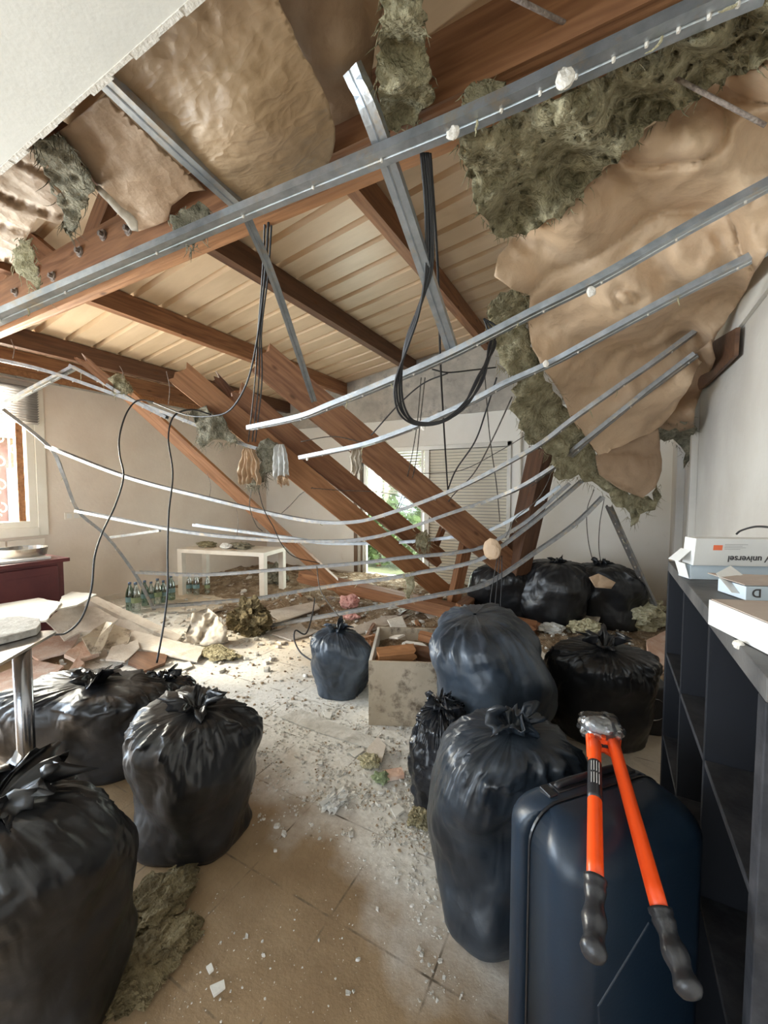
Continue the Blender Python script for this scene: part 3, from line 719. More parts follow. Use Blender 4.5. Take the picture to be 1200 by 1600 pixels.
CH = [
 ([(-60, 527, 1.9), (0, 500, 1.78), (380, 337, 1.58), (700, 207, 1.22), (900, 118, 1.06), (1060, 45, .97), (1200, -15, .90)], 'long straight steel channel under the truss, highest of all', .062, 13, 'metal'),
 ([(1208, 291, 1.40), (1080, 360), (940, 440), (830, 495), (705, 558, 2.0), (595, 606), (520, 636), (470, 655), (390, 672, 2.7)], 'sagging steel channel passing just under the cable loop top', .055, 9, 'metal'),
 ([(1204, 393, 1.64), (1060, 465), (930, 535), (860, 572, 2.3), (790, 603), (745, 627), (670, 661), (602, 687), (560, 700), (520, 708), (470, 718, 3.1)], 'sagging steel channel that runs below the black cable loop', .055, 9, 'metal'),
 ([(75, 700, 4.05), (200, 748), (330, 782), (430, 806, 3.6), (500, 818), (562, 817), (620, 801), (680, 780, 3.2), (745, 752), (840, 700), (895, 659), (975, 602), (1020, 571), (1128, 492, 2.40)], 'long sagging steel channel, uppermost of those reaching the left wall', .068, 9, 'metal_dusty'),
 ([(120, 800, 4.2), (250, 826), (330, 838), (430, 846, 3.9), (520, 848), (582, 842), (645, 825), (702, 805), (770, 782, 3.5), (817, 762), (877, 725, 3.15), (910, 697, 2.98), (970, 648, 2.8), (1015, 612, 2.7), (1090, 556, 2.5)], 'long sagging steel channel, second of those reaching the left wall', .068, 9, 'metal_dusty'),
 ([(303, 822, 4.5), (450, 842), (520, 851), (645, 848, 4.1), (745, 835), (782, 823), (817, 803), (850, 781), (877, 760, 3.7)], 'steel channel over the white side table, ending mid-air on its left', .062, 6, 'metal'),
 ([(215, 896, 4.4), (320, 900), (460, 890, 4.1), (560, 882), (635, 873), (710, 866), (760, 855, 3.8), (790, 838), (830, 812), (892, 757, 3.6)], 'steel channel crossing the legs of the white side table', .062, 7, 'metal_dusty'),
 ([(240, 950, 4.45), (320, 944), (400, 937, 4.3), (460, 927), (535, 915), (600, 907, 3.9), (660, 896), (722, 885), (760, 872), (790, 852, 3.6), (842, 812), (880, 780), (912, 752, 3.5)], 'steel channel resting on the rubble beneath the white side table', .068, 7, 'metal_dusty'),
 ([(415, 981, 3.9), (535, 960, 3.7), (610, 947), (685, 932, 3.5), (760, 915), (842, 862), (885, 832), (912, 810), (944, 778, 3.3)], 'lowest steel channel, running behind the small black bag', .062, 7, 'metal_dusty'),
 ([(-30, 558, 3.6), (0, 565, 3.6), (75, 583), (200, 626), (300, 664), (355, 688), (400, 703), (442, 713, 3.35)], 'steel channel from the upper left edge into the torn insulation clumps', .055, 12, 'metal_dusty'),
 ([(110, 574, 3.5), (160, 600), (205, 627), (260, 655, 3.45)], 'short steel channel joined alongside the timber stub at upper left', .05, 6, 'metal_dusty'),
 ([(-30, 655, 3.75), (0, 638, 3.75), (60, 606), (116, 577, 3.55)], 'steel bar slanting up to the left above the window blind', .055, 5, 'metal_dusty'),
 ([(170, 842, 4.5), (250, 831, 4.3)], 'short thin steel piece branching from the left wall angle', .03, 0, 'metal_dusty'),
 ([(140, 108, zpl(2.53)(140, 108)), (270, 232, 1.42), (374, 327, 1.70)], 'blue-grey steel channel between the two brown paper sheets', .055, 0, 'metal'),
 ([(546, 108, 1.22), (598, 235, 1.34), (706, 550, 2.0)], 'steel channel hanging steeply down past the cable loop', .055, 0, 'metal'),
 ([(388, 345, 1.65), (432, 450), (491, 628, 2.5)], 'thin steel strip hanging down in front of the roof sheets', .035, 0, 'metal'),
]
for tr_, lb, w_, cl, mt in CH:
    channel(tr_, 'galvanised ' + lb, w_, .027, mt, clips=cl, up=(0, 0, 1) if lb[0] != 't' else (-.5, .6, .3))
channel([(-30, 622, 3.7), (0, 640, 3.84), (75, 700, 4.08), (97, 745), (120, 800, 4.2), (165, 840, 4.35), (210, 900, 4.5), (240, 956, 4.57)],
        'bent wall angle hanging crookedly down the left wall to the floor', .035, .03, 'metal_dusty', group=None, clips=8, name='bent_angle_profile')
channel([(950, 792, 3.35), (985, 870), (1030, 966, 3.75)], 'dusty pale stud track leaning on the far right corner beside the bags', .05, .025, 'metal_dusty', group=None, clips=8, name='stud_track')
# thin rods
for a, b, lb in [((790, -10, 1.05), (935, 62, 1.25), 'dusty rod across the dark beam at the top of the picture'), ((1048, 118, 1.2), (1196, 196, 1.12), 'dusty rod lying over the brown paper sheet at upper right')]:
    tag(link('threaded_rod', MB().tube([AD(*a), AD(*b)], .006, 8), 'rust', smooth=True), lb, 'rod')
# plaster dabs where the boards tore off the channels
DAB = [(883, 122, 1.05, .022, 'channel'), (708, 208, 1.2, .017, 'channel'), (924, 455, 1.66, .017, 'second channel'), (853, 568, 2.28, .016, 'third channel'), (661, 668, 2.6, .016, 'third channel'), (480, 717, 3.0, .012, '')]
def blob(c, r, seed, squash=(1, 1, 1), amp=.3, sub=3, fr=1.5):
    import bmesh
    bm = bmesh.new(); bmesh.ops.create_icosphere(bm, subdivisions=sub, radius=1)
    mb = MB(); vs = []
    o_ = Vector((seed * 3.1, seed * 1.7, seed * .9))
    for v in bm.verts:
        p = v.co.normalized(); n_ = 1 + amp * .75 * fbm(p + o_, fr * .6, 3) + amp * .10 * noise.noise((p + o_) * fr * 5)
        w_ = noise.noise_vector((p + o_) * fr * 1.6) * amp * .30 + noise.noise_vector((p - o_) * fr * 4) * amp * .12
        q = p * n_ + w_
        vs.append((c[0] + q.x * r * squash[0], c[1] + q.y * r * squash[1], c[2] + q.z * r * squash[2]))
    mb.add(vs, [tuple(x.index for x in f.verts) for f in bm.faces]); bm.free(); return mb
for i, (px, py, d, r, _) in enumerate(DAB):
    o = link('plaster_dab', blob(AD(px, py, d - .02), r, i, (1, .5, 1.1), .35), 'gypsum', smooth=False)
    tag(o, ['large white plaster dab stuck on the highest channel near the dark beam', 'white plaster dab on the highest channel left of the olive wool', 'crumbly white plaster dab on the channel crossing the brown paper', 'round plaster dab on the channel where wool meets paper',
            'white plaster dab under the bottom of the black cable loop', 'tiny plaster dab near the torn insulation clumps'][i], 'plaster')
tag(link('paper_scrap', blob(AD(769, 859, 3.3), .075, 5, (1, .4, 1.1), .25), 'paper'), 'round brown paper scrap stuck where channels cross the post', 'paper')

# ------------------------------------------------------------------ paper and wool sheets
def ragged(poly, jag, step=14, seed=0):
    rs = random.Random(seed); out = []
    n = len(poly)
    for i in range(n):
        a, b = poly[i], poly[(i + 1) % n]; L = math.hypot(b[0] - a[0], b[1] - a[1]); k = max(1, int(L / step))
        nx, ny = (b[1] - a[1]) / (L + 1e-6), -(b[0] - a[0]) / (L + 1e-6)
        for j in range(k):
            t = j / k; q = rs.uniform(-jag, jag) if (j or jag > 2) else 0
            out.append((a[0] + (b[0] - a[0]) * t + nx * q, a[1] + (b[1] - a[1]) * t + ny * q))
    return out
def inside(p, poly):
    c = False; n = len(poly); j = n - 1
    for i in range(n):
        xi, yi = poly[i]; xj, yj = poly[j]
        if (yi > p[1]) != (yj > p[1]) and p[0] < (xj - xi) * (p[1] - yi) / (yj - yi) + xi: c = not c
        j = i
    return c
def idw(ctrl):
    def f(x, y):
        s = 0; w_ = 0
        for (a, b, d) in ctrl:
            q = 1 / ((a - x) ** 2 + (b - y) ** 2 + 400) ** 1.5; s += q * d; w_ += q
        return s / w_
    return f
def patch(poly, dfun, step, disp, thick, jag=2, seed=0, edge_jag_step=14, back=None):
    """a hanging sheet: outline traced, every point at its own distance, folded by disp(world), real thickness"""
    P = ragged(poly, jag, edge_jag_step, seed); rs = random.Random(seed + 5)
    xs = [p[0] for p in P]; ys = [p[1] for p in P]; pts = list(P); y = min(ys)
    while y < max(ys):
        x = min(xs) + (step / 2 if int(y / step) % 2 else 0)
        while x < max(xs):
            q = (x + rs.uniform(-1, 1) * step * .22, y + rs.uniform(-1, 1) * step * .22)
            if inside(q, P) and min((q[0] - a) ** 2 + (q[1] - b) ** 2 for a, b in P) > (step * .45) ** 2: pts.append(q)
            x += step
        y += step
    n = len(P)
    r = delaunay_2d_cdt([Vector(p) for p in pts], [(i, (i + 1) % n) for i in range(n)], [], 1, 1e-5)
    V2, E2, F2 = r[0], r[1], r[2]
    fr, bkk = [], []
    for p in V2:
        d = dfun(p.x, p.y); w0 = AD(p.x, p.y, d); w_ = AD(p.x, p.y, d + disp(w0)); fr.append(w_)
        bkk.append(AD(p.x, p.y, d + disp(w0) + (thick if back is None else thick * back(w0))))
    m = len(V2); cnt = {}
    fs = []
    for f in F2:
        fs.append(tuple(f)); fs.append(tuple(m + i for i in reversed(f)))
        for i in range(len(f)):
            e_ = (f[i], f[(i + 1) % len(f)]); cnt[e_] = 1
    for (a, b) in cnt:
        if (b, a) not in cnt: fs.append((b, a, m + a, m + b))
    return MB().add(fr + bkk, fs)
def crumple(amp, s, seed=0, fold=0, fs_=2, fdir=(1, 0, .3)):
    fd = Vector(fdir).normalized(); o3 = Vector((seed * 2.3, seed, -seed))
    def f(p):
        q = p + o3
        v = amp * (crease(q + .15 * Vector((fbm(q, 3), fbm(q, 4), 0)), s) - .35) + amp * .45 * (crease(q, s * 2.7) - .3) + amp * .8 * fbm(q, s * .5, 3)
        if fold: v += fold * ((1 - abs(math.sin(fs_ * (q.dot(fd) + .22 * fbm(q, 1.2, 3)) * 3.14))) ** 3 * 2 - .6)
        return v
    return f
def woolly(amp, s, seed=0):
    o3 = Vector((seed * 1.7, -seed, seed))
    def f(p):
        q = p + o3; return amp * fbm(q, s, 6) + amp * .8 * (crease(q, s * 1.6) - .3) + amp * .35 * fbm(q, s * 5, 3)
    return f
def strands(poly, dfun, n, length, r, seed, down=1.0, curl=.4):
    rs = random.Random(seed); mb = MB(); m = len(poly)
    for k in range(n):
        i = rs.randrange(m); a, b = poly[i], poly[(i + 1) % m]; t = rs.random(); x, y = a[0] + (b[0] - a[0]) * t, a[1] + (b[1] - a[1]) * t
        p = AD(x, y, dfun(x, y) + rs.uniform(0, .03)); L = length * rs.uniform(.3, 1)
        v = Vector((rs.uniform(-1, 1), rs.uniform(-.5, .5), rs.uniform(-.6, .6) - down)).normalized(); pts = [p]
        for q in range(4):
            v = (v + Vector((rs.uniform(-1, 1), rs.uniform(-1, 1), rs.uniform(-1, 1))) * curl).normalized(); pts.append(pts[-1] + v * L / 4)
        mb.tube(pts, [r, r * .9, r * .7, r * .4, r * .1], 4)
    return mb
def insul(name, label, ctrl, paper=None, wool=None, cat='insulation', seed=0, step=9, fold=0, amp=.03, s=5, pmat='paper', wmat='wool', wthick=.07, wamp=.05, fs_=2, fdir=(1, 0, .3), ns=60, sl=.06, wstep=8, pthick=.0015, wjag=6):
    df = ctrl if callable(ctrl) else idw(ctrl)
    poly0 = (paper or wool); cx = sum(p[0] for p in poly0) / len(poly0); cy = sum(p[1] for p in poly0) / len(poly0)
    root = thing(name, label, cat, AD(cx, cy, df(cx, cy)))
    if paper: link('paper_facing', patch(paper, df, step, crumple(amp, s, seed, fold, fs_, fdir), pthick, 2, seed), pmat, root, smooth=True)
    if wool:
        wl_ = wool if isinstance(wool[0], list) else [wool]
        for k, wp in enumerate(wl_):
            mb = patch(wp, lambda x, y: df(x, y) + .008, wstep, woolly(wamp, 9, seed + k), wthick, wjag, seed + k, 9, back=lambda p: 1 + .5 * fbm(p, 8, 3))
            if ns: sm = strands(wp, df, ns, sl, .0022, seed + k); mb.add(sm.v, sm.f)
            link('wool_batt', mb, wmat, root, smooth=True)
    return root
# ceiling papers between the intact ceiling and the long channel
insul('insulation_sheet', 'large golden-brown crumpled paper insulation sheet bulging down at upper left', zpl(2.54, (400, 230, 120, .10)),
      [(315, -25), (164, 124), (212, 172), (286, 244), (364, 322), (398, 322), (425, 312), (470, 291), (505, 270), (520, 240), (524, 200), (515, 165), (500, 130), (462, 60), (425, -25)], seed=1, step=6, amp=.008, s=7, pmat='paper_gold')
insul('insulation_sheet', 'smoother brown paper sheet beside the vertical wool strip at the top', zpl(2.66, (520, 100, 60, .06)),
      [(405, -25), (440, 40), (480, 100), (514, 168), (516, 255), (560, 238), (592, 222), (578, 160), (585, 80), (604, -25)], pmat='paper_dusk', seed=2, step=8, amp=.012, s=4, fold=.015, fs_=2.2, fdir=(1, .2, 0))
insul('insulation_sheet', 'dusky brown paper sheet left of the blue-grey channel', zpl(2.60),
      [(92, 205), (165, 148), (240, 220), (322, 298), (296, 300), (268, 322), (262, 345), (215, 362), (180, 330), (140, 270)], pmat='paper_dusk', seed=3, step=7, amp=.012, s=4, fold=.01, fs_=2, fdir=(.6, .6, 0))
insul('insulation_sheet', 'draped brown paper at the far upper left corner below the white ceiling', zpl(2.58),
      [(-30, 270), (0, 262), (52, 226), (80, 265), (108, 330), (96, 352), (58, 340), (42, 372), (22, 415), (-30, 400)], pmat='paper_dusk', seed=4, step=7, amp=.014, s=4, fold=.02, fs_=4, fdir=(1, 0, 0))
insul('wool_clump', 'grey ragged wool hanging between two brown papers at upper left', zpl(2.56), wool=[(52, 226), (92, 206), (118, 240), (150, 290), (128, 330), (110, 372), (98, 345), (84, 300), (66, 262)], wmat='wool_grey', seed=6, ns=70, sl=.09, wstep=6, wthick=.05, wamp=.03, cat='insulation')
insul('wool_clump', 'ragged wool tuft dangling at the left edge above the long channel', [(40, 420, 1.85)], wool=[(28, 372), (50, 372), (58, 410), (72, 465), (52, 452), (38, 432), (20, 412)], wmat='wool_pale', seed=7, ns=50, sl=.08, wstep=5, wthick=.04, wamp=.02)
insul('wool_clump', 'dark small wool tuft on the long channel near the blue-grey channel', [(300, 345, 1.65)], wool=[(262, 345), (290, 322), (322, 318), (332, 345), (318, 372), (300, 392), (286, 372)], wmat='wool_grey', seed=8, ns=50, sl=.06, wstep=5, wthick=.04, wamp=.02)
insul('torn_paper_strip', 'torn cream paper strip beside the wool at upper left', [(180, 320, 1.75)], paper=[(146, 290), (156, 290), (215, 345), (216, 362), (205, 360), (180, 330)], seed=9, pmat='cloth', amp=.006, cat='paper', pthick=.006)
# vertical wool strip at top
insul('wool_strip', 'dark olive wool strip hanging straight down at the top beside the dark beam', [(630, 0, 1.02), (630, 100, 1.18), (630, 200, 1.36)],
      wool=[(600, -25), (660, -25), (664, 60), (672, 110), (676, 150), (655, 190), (600, 208), (588, 150), (592, 60)], seed=10, ns=50, wstep=6, wthick=.06, wamp=.03)
# great collapsed sheet on the right
SH = [(1215, 90, 1.22), (1010, 200, 1.45), (900, 310, 1.72), (790, 400, 2.05), (1215, 300, 1.52), (1215, 385, 1.60), (1130, 500, 2.28), (830, 560, 2.5), (1000, 450, 2.0), (895, 657, 2.98),
      (1000, 600, 2.8), (1080, 560, 2.65), (950, 720, 3.25), (1040, 700, 3.2), (1030, 780, 3.35), (1100, 400, 1.85), (1090, 200, 1.42)]
insul('insulation_sheet', 'huge collapsed brown paper insulation sheet sloping down at the right', SH,
      [(1216, 78), (1120, 130), (1010, 200), (940, 268), (880, 330), (800, 372), (778, 400), (772, 432), (800, 452), (828, 462), (824, 500), (832, 545), (846, 575), (878, 618), (890, 650), (918, 688), (940, 717), (956, 702), (985, 690), (1015, 678), (1035, 664), (1055, 640), (1080, 600), (1104, 548), (1150, 480), (1216, 360)],
      wool=[[(768, 470), (800, 452), (828, 462), (826, 510), (838, 560), (862, 600), (880, 622), (895, 655), (920, 690), (935, 712), (985, 768), (1020, 782), (1032, 755), (1028, 785), (1012, 800), (988, 822), (975, 795), (940, 768), (905, 745), (870, 752), (860, 715), (822, 685), (800, 640), (806, 590), (778, 570), (762, 510)]],
      seed=11, step=5.5, amp=.045, s=2.8, fold=.030, fs_=2.6, fdir=(.15, .75, .5), wthick=.09, wamp=.06, ns=260, sl=.09, wstep=7)
insul('wool_batt', 'olive mineral wool batt billowing below the long channel at upper right', [(720, 200, 1.28), (760, 200, 1.25), (900, 150, 1.125), (1000, 90, 1.06), (1100, 40, .99), (1216, 0, .93), (1216, 88, 1.10), (1110, 130, 1.25), (1010, 190, 1.38), (900, 300, 1.62), (800, 365, 1.85), (740, 300, 1.55)],
      wool=[(716, 205), (760, 196), (830, 168), (900, 134), (980, 100), (1060, 60), (1130, 22), (1216, -14), (1216, 88), (1120, 134), (1010, 204), (940, 272), (885, 334), (820, 364), (780, 372), (752, 340), (738, 290), (716, 240)],
      seed=31, wstep=6, wthick=.07, wamp=.055, ns=140, sl=.05)
# lower fold of the sheet and the dark piece behind
insul('insulation_sheet', 'reddish-brown pleated paper flap at the lowest tip of the collapsed sheet', [(1000, 700, 3.2), (960, 740, 3.2), (1020, 780, 3.25), (1050, 650, 3.15), (935, 735, 3.2)],
      [(930, 712), (950, 695), (990, 680), (1030, 655), (1034, 735), (1024, 762), (1004, 778), (968, 764), (936, 742)], seed=12, step=5, amp=.02, s=4, fold=.022, fs_=4.5, fdir=(.3, 0, 1), pmat='paper_dusk')
insul('insulation_sheet', 'dark shaded paper and wool hanging by the right wall behind the big sheet', [(1060, 600, 3.3), (1060, 700, 3.4), (1086, 640, 2.85), (1118, 540, 2.35)],
      [(1022, 640), (1060, 570), (1112, 530), (1118, 560), (1086, 640), (1084, 668), (1060, 676), (1030, 668)], wool=[(1026, 655), (1060, 660), (1086, 650), (1088, 700), (1072, 730), (1062, 700), (1050, 690), (1030, 682)],
      pmat='paper_dusk', seed=13, step=7, amp=.02, s=4, wmat='wool_grey', wthick=.06, ns=50)
# clumps caught in the channels mid-left
insul('wool_clump', 'grey wool clump sitting on the channel left of the hanging rags', [(330, 665, 3.2)], wool=[(292, 645), (320, 638), (345, 650), (360, 672), (372, 690), (350, 692), (335, 690), (318, 695), (305, 690), (312, 668)], wmat='wool_grey', seed=14, ns=90, sl=.12, wstep=5, wthick=.12, wamp=.05)
def rag(name, label, a, b, d, ln, mat, seed, waves=5, amp=.02, parent=None, flare=.2, pinch=.55):
    rs = random.Random(seed); A, B = AD(a[0], a[1], d), AD(b[0], b[1], d); U = B - A; W = U.length; U.normalize(); Nn_ = U.cross(Vector((0, 0, 1))).normalized(); nu, nv = 64, 26; vs = []
    for side in (0, 1):
        for j in range(nv + 1):
            v = j / nv
            for i in range(nu + 1):
                u = i / nu; L = ln * (1 + .22 * fbm((u * 5, seed, 0), 1, 4)); wd = pinch + (1 + flare - pinch) * math.sin(min(1, v * 1.3) * 1.57)
                of = amp * (.4 + v) * math.sin(u * waves * 6.28 + 1.3 * fbm((u * 3, v * 2, seed), 1, 2)) + amp * 1.2 * fbm((u * 4, v * 3, seed), 1, 3) + side * .0015
                vs.append(A + U * (W / 2 + (u - .5) * W * wd + .012 * fbm((v * 4, u, seed), 1, 2)) + Nn_ * of - Vector((0, 0, 1)) * (L * v))
    m = (nu + 1) * (nv + 1); fs = []
    for j in range(nv):
        for i in range(nu):
            q = j * (nu + 1) + i; fs += [(q, q + 1, q + nu + 2, q + nu + 1), (m + q, m + q + nu + 1, m + q + nu + 2, m + q + 1)]
    for i in range(nu): fs += [(i, m + i, m + i + 1, i + 1)]; q = nv * (nu + 1) + i; fs += [(q + 1, m + q + 1, m + q, q)]
    o = link(name, MB().add(vs, fs), mat, parent, smooth=True)
    if parent is None: tag(o, label, 'rag')
    return o
rag('paper_rag', 'striped brown paper rag hanging in folds from the channel', (374, 700), (404, 702), 3.2, .26, 'paper', 15, 5, .022)
rag('plastic_scrap', 'white plastic film scrap hanging beside the brown rag', (430, 694), (446, 694), 3.15, .24, 'film', 16, 3, .02, flare=.6, pinch=.7)
rag('paper_scrap', 'torn brown paper end below the white film scrap', (434, 738), (450, 738), 3.22, .10, 'paper', 17, 2, .02)
insul('wool_clump', 'wool tangle between the striped rag and the white film', [(415, 725, 3.25)], wool=[(400, 700), (418, 688), (434, 692), (440, 712), (428, 732), (417, 738), (414, 755), (398, 760), (384, 758), (404, 742), (410, 722)], wmat='wool_grey', seed=25, ns=160, sl=.12, wstep=4, wthick=.10, wamp=.05)
rag('beige_rag', 'small beige rag on the channel in front of the patio door', (548, 702), (566, 702), 3.0, .17, 'cloth', 20, 3, .015, flare=.05, pinch=.8)
insul('wool_clump', 'wool tuft on the timber stub end at the upper left frame', [(180, 600, 3.45)], wool=[(168, 592), (182, 585), (200, 596), (208, 608), (195, 616), (178, 614)], wmat='wool', seed=17, ns=60, sl=.09, wstep=4, wthick=.08, wamp=.04)
insul('wool_clump', 'spiky dried wool tuft hanging by the middle channel crossing', [(660, 842, 3.8)], wool=[(650, 835), (665, 828), (673, 845), (665, 858), (650, 852)], wmat='wool', seed=18, ns=120, sl=.14, wstep=4, wthick=.06, wamp=.03)
insul('wool_clump', 'pale green wool scrap hanging over the long floor timber', [(638, 915, 3.8)], wool=[(630, 898), (645, 893), (648, 915), (642, 935), (632, 925)], wmat='wool_pale', seed=19, ns=60, sl=.1, wstep=4, wthick=.05, wamp=.03)
insul('wool_clump', 'wool puff pushed up behind the long channel near the largest dab', [(760, 145, 1.22)], wool=[(722, 150), (738, 128), (765, 126), (790, 128), (792, 150), (765, 165), (728, 185)], seed=21, ns=50, sl=.04, wstep=5, wthick=.05, wamp=.02)

# ------------------------------------------------------------------ cables
def cable(tr, label, r=.004, mat='cable', group=None, world=False):
    P = catmull(tr if world else path3(tr), 8)
    o = link('cable', MB().tube(P, r, 6), mat, smooth=True); tag(o, label, 'cable', group); return o
cable([(240, 628, 3.1), (215, 626, 3.1), (198, 645), (187, 680), (187, 710), (193, 745), (180, 790), (160, 832), (148, 870), (143, 920), (128, 965), (105, 988), (85, 992, 2.3)], 'black cable curling from the upper frame down to the plaster pile, nearest the window', .006)
cable([(420, 340, 1.9), (412, 450), (400, 540), (385, 600), (360, 640), (330, 650), (290, 648), (240, 629, 3.1)], 'black cable sweeping left from the hanging bundle to the upper frame', .006)
cable([(330, 648, 3.1), (300, 640), (272, 650), (263, 685), (270, 740), (264, 800), (262, 860), (262, 920), (256, 975), (245, 1036, 2.3)], 'black cable dropping onto the long black bag at left', .006)
for k, dx in enumerate((0, 6, 11)):
    cable([(414 + dx, 338, 1.9), (410 + dx * .8, 430), (403 + dx * .5, 520), (398 + dx, 600), (388 + dx, 690, 3.2)], ['leftmost strand of the black cable bundle hanging before the roof sheets', 'middle strand of the black cable bundle hanging before the roof sheets', 'rightmost strand of the black cable bundle hanging before the roof sheets'][k], .005)
for k, (a, b) in enumerate([(0, 0), (4, 4), (-3, 7), (7, -3)]):
    cable([(661 + a, 238, 1.45), (668 + a, 330), (668 + a, 420), (655, 480 + b), (636 - a * .5, 540), (620 + a, 600), (626 + a, 640 + b * .6), (650, 660 + b * .5, 2.05), (690, 658 + b * .3), (725 + a, 630 + b), (750 + a, 588), (767 + b, 540), (768 + a, 515 + b), (756, 498, 2.15)],
          ['outer strand of the big black cable loop in the middle', 'second strand of the big black cable loop in the middle', 'inner strand of the big black cable loop in the middle', 'slack strand of the big black cable loop in the middle'][k], .0055)
cable([(672, 240, 1.5), (684, 420), (688, 560), (692, 640), (698, 740), (700, 770, 3.6)], 'straight black cable dropping through the loop towards the door', .006)
cable([(776, 590, 2.9), (760, 640), (742, 690), (712, 735), (698, 770, 3.6)], 'black cable slanting down to meet the straight one before the shutter', .006)
cable([(800, 620, 2.9), (770, 685), (740, 740), (700, 785), (690, 830, 4.0)], 'thin cable crossing in front of the closed shutter', .005, 'cable_dust')
cable([(757, 580, 2.9), (765, 680), (776, 760), (781, 815, 3.7)], 'thin cable hanging down the right side of the shutter', .004, 'cable_dust')
cable([(675, 202 + 375, 2.6), (700, 582), (740, 578), (775, 574, 2.7)], 'short cable arching along the concrete band', .005)
cable([(580, 680, 2.9), (620, 635), (660, 600), (700, 583, 2.6)], 'cable slanting up left of the loop to the concrete band', .005)
cable([(658, 590, 3.0), (652, 660), (642, 720), (630, 770), (618, 800, 3.9)], 'thin wire falling in front of the patio glass', .004, 'cable_dust')
cable([(664, 590, 3.0), (657, 655), (650, 720), (640, 760), (622, 798, 3.9)], 'second thin wire falling beside the patio glass', .004, 'cable_dust')
cable([(660, 740, 3.9), (720, 735), (780, 705), (825, 678, 3.2)], 'thin wire strung from the wide beam up to the wool edge', .0035, 'cable_dust')
cable([(470, 690, 3.2), (520, 682), (560, 690), (580, 695, 3.2)], 'thin wire arched over the widest beam', .004, 'cable_dust')
cable([(440, 802, 4.0), (455, 788), (470, 772), (488, 762, 3.7)], 'short wire bow between rag and lowest parallel beam', .004, 'cable_dust')
cable([(488, 763, 3.7), (530, 766), (600, 770), (655, 785, 3.7)], 'thin wire running level across the parallel beams', .003, 'cable_dust')
cable([(395, 757, 3.3), (390, 790), (400, 820), (410, 830, 3.9)], 'thin wire dangling under the brown rag', .004, 'cable_dust')
cable([(402, 757, 3.3), (412, 795), (428, 825), (440, 850), (460, 870), (500, 880, 4.0)], 'black wire dangling under the brown rag over the side table', .004)
cable([(495, 885, 3.6), (500, 920), (515, 945), (540, 975, 3.2)], 'wire loop trailing down behind the small black bag', .0045, 'cable_dust')
cable([(492, 935, 3.4), (488, 960), (478, 990, 3.0), (462, 985), (460, 1000), (470, 1020), (490, 1034, 2.75)], 'dark cable curling on the floor left of the small black bag', .006)
cable([(928, 765, 3.4), (917, 800), (920, 850), (932, 895, 4.0)], 'thin cable hanging onto the bags by the far wall, left of two', .0035, 'cable_dust')
cable([(944, 780, 3.4), (937, 820), (936, 860), (942, 892, 4.0)], 'thin cable hanging onto the bags by the far wall, right of two', .0035, 'cable_dust')
for k in range(3):
    cable([(778 + k * 3, 868, 3.3), (772 + k * 6, 900), (766 + k * 8, 945), (775 + k * 4, 962, 3.2)], 'dark wires dangling below the round paper scrap', .0035, group='wires below the paper scrap')
cable([(830, 760, 3.2), (860, 740), (840, 780), (805, 810), (790, 840, 3.4)], 'thin wire coiled at the channel crossing', .0035, 'cable_dust')
# hanger wires
for i, (x, y0_, y1_, d) in enumerate([(20, 530, 560, 3.3), (263, 580, 632, 3.2), (190, 572, 592, 3.4), (327, 740, 778, 3.8), (370, 785, 838, 4.0)]):
    tag(link('hanger_wire', MB().tube(catmull([AD(x - 3, y0_, d), AD(x + 2, (y0_ + y1_) / 2, d), AD(x, y1_, d)], 5), .003, 5), 'rust'),
        ['bent hanger wire at the far upper left channel end', 'straight hanger wire above the grey wool clump', 'short hanger wire by the timber stub', 'hanger wire dangling below the slim fallen beam', 'knotted hanger wire above the side table'][i], 'wire')

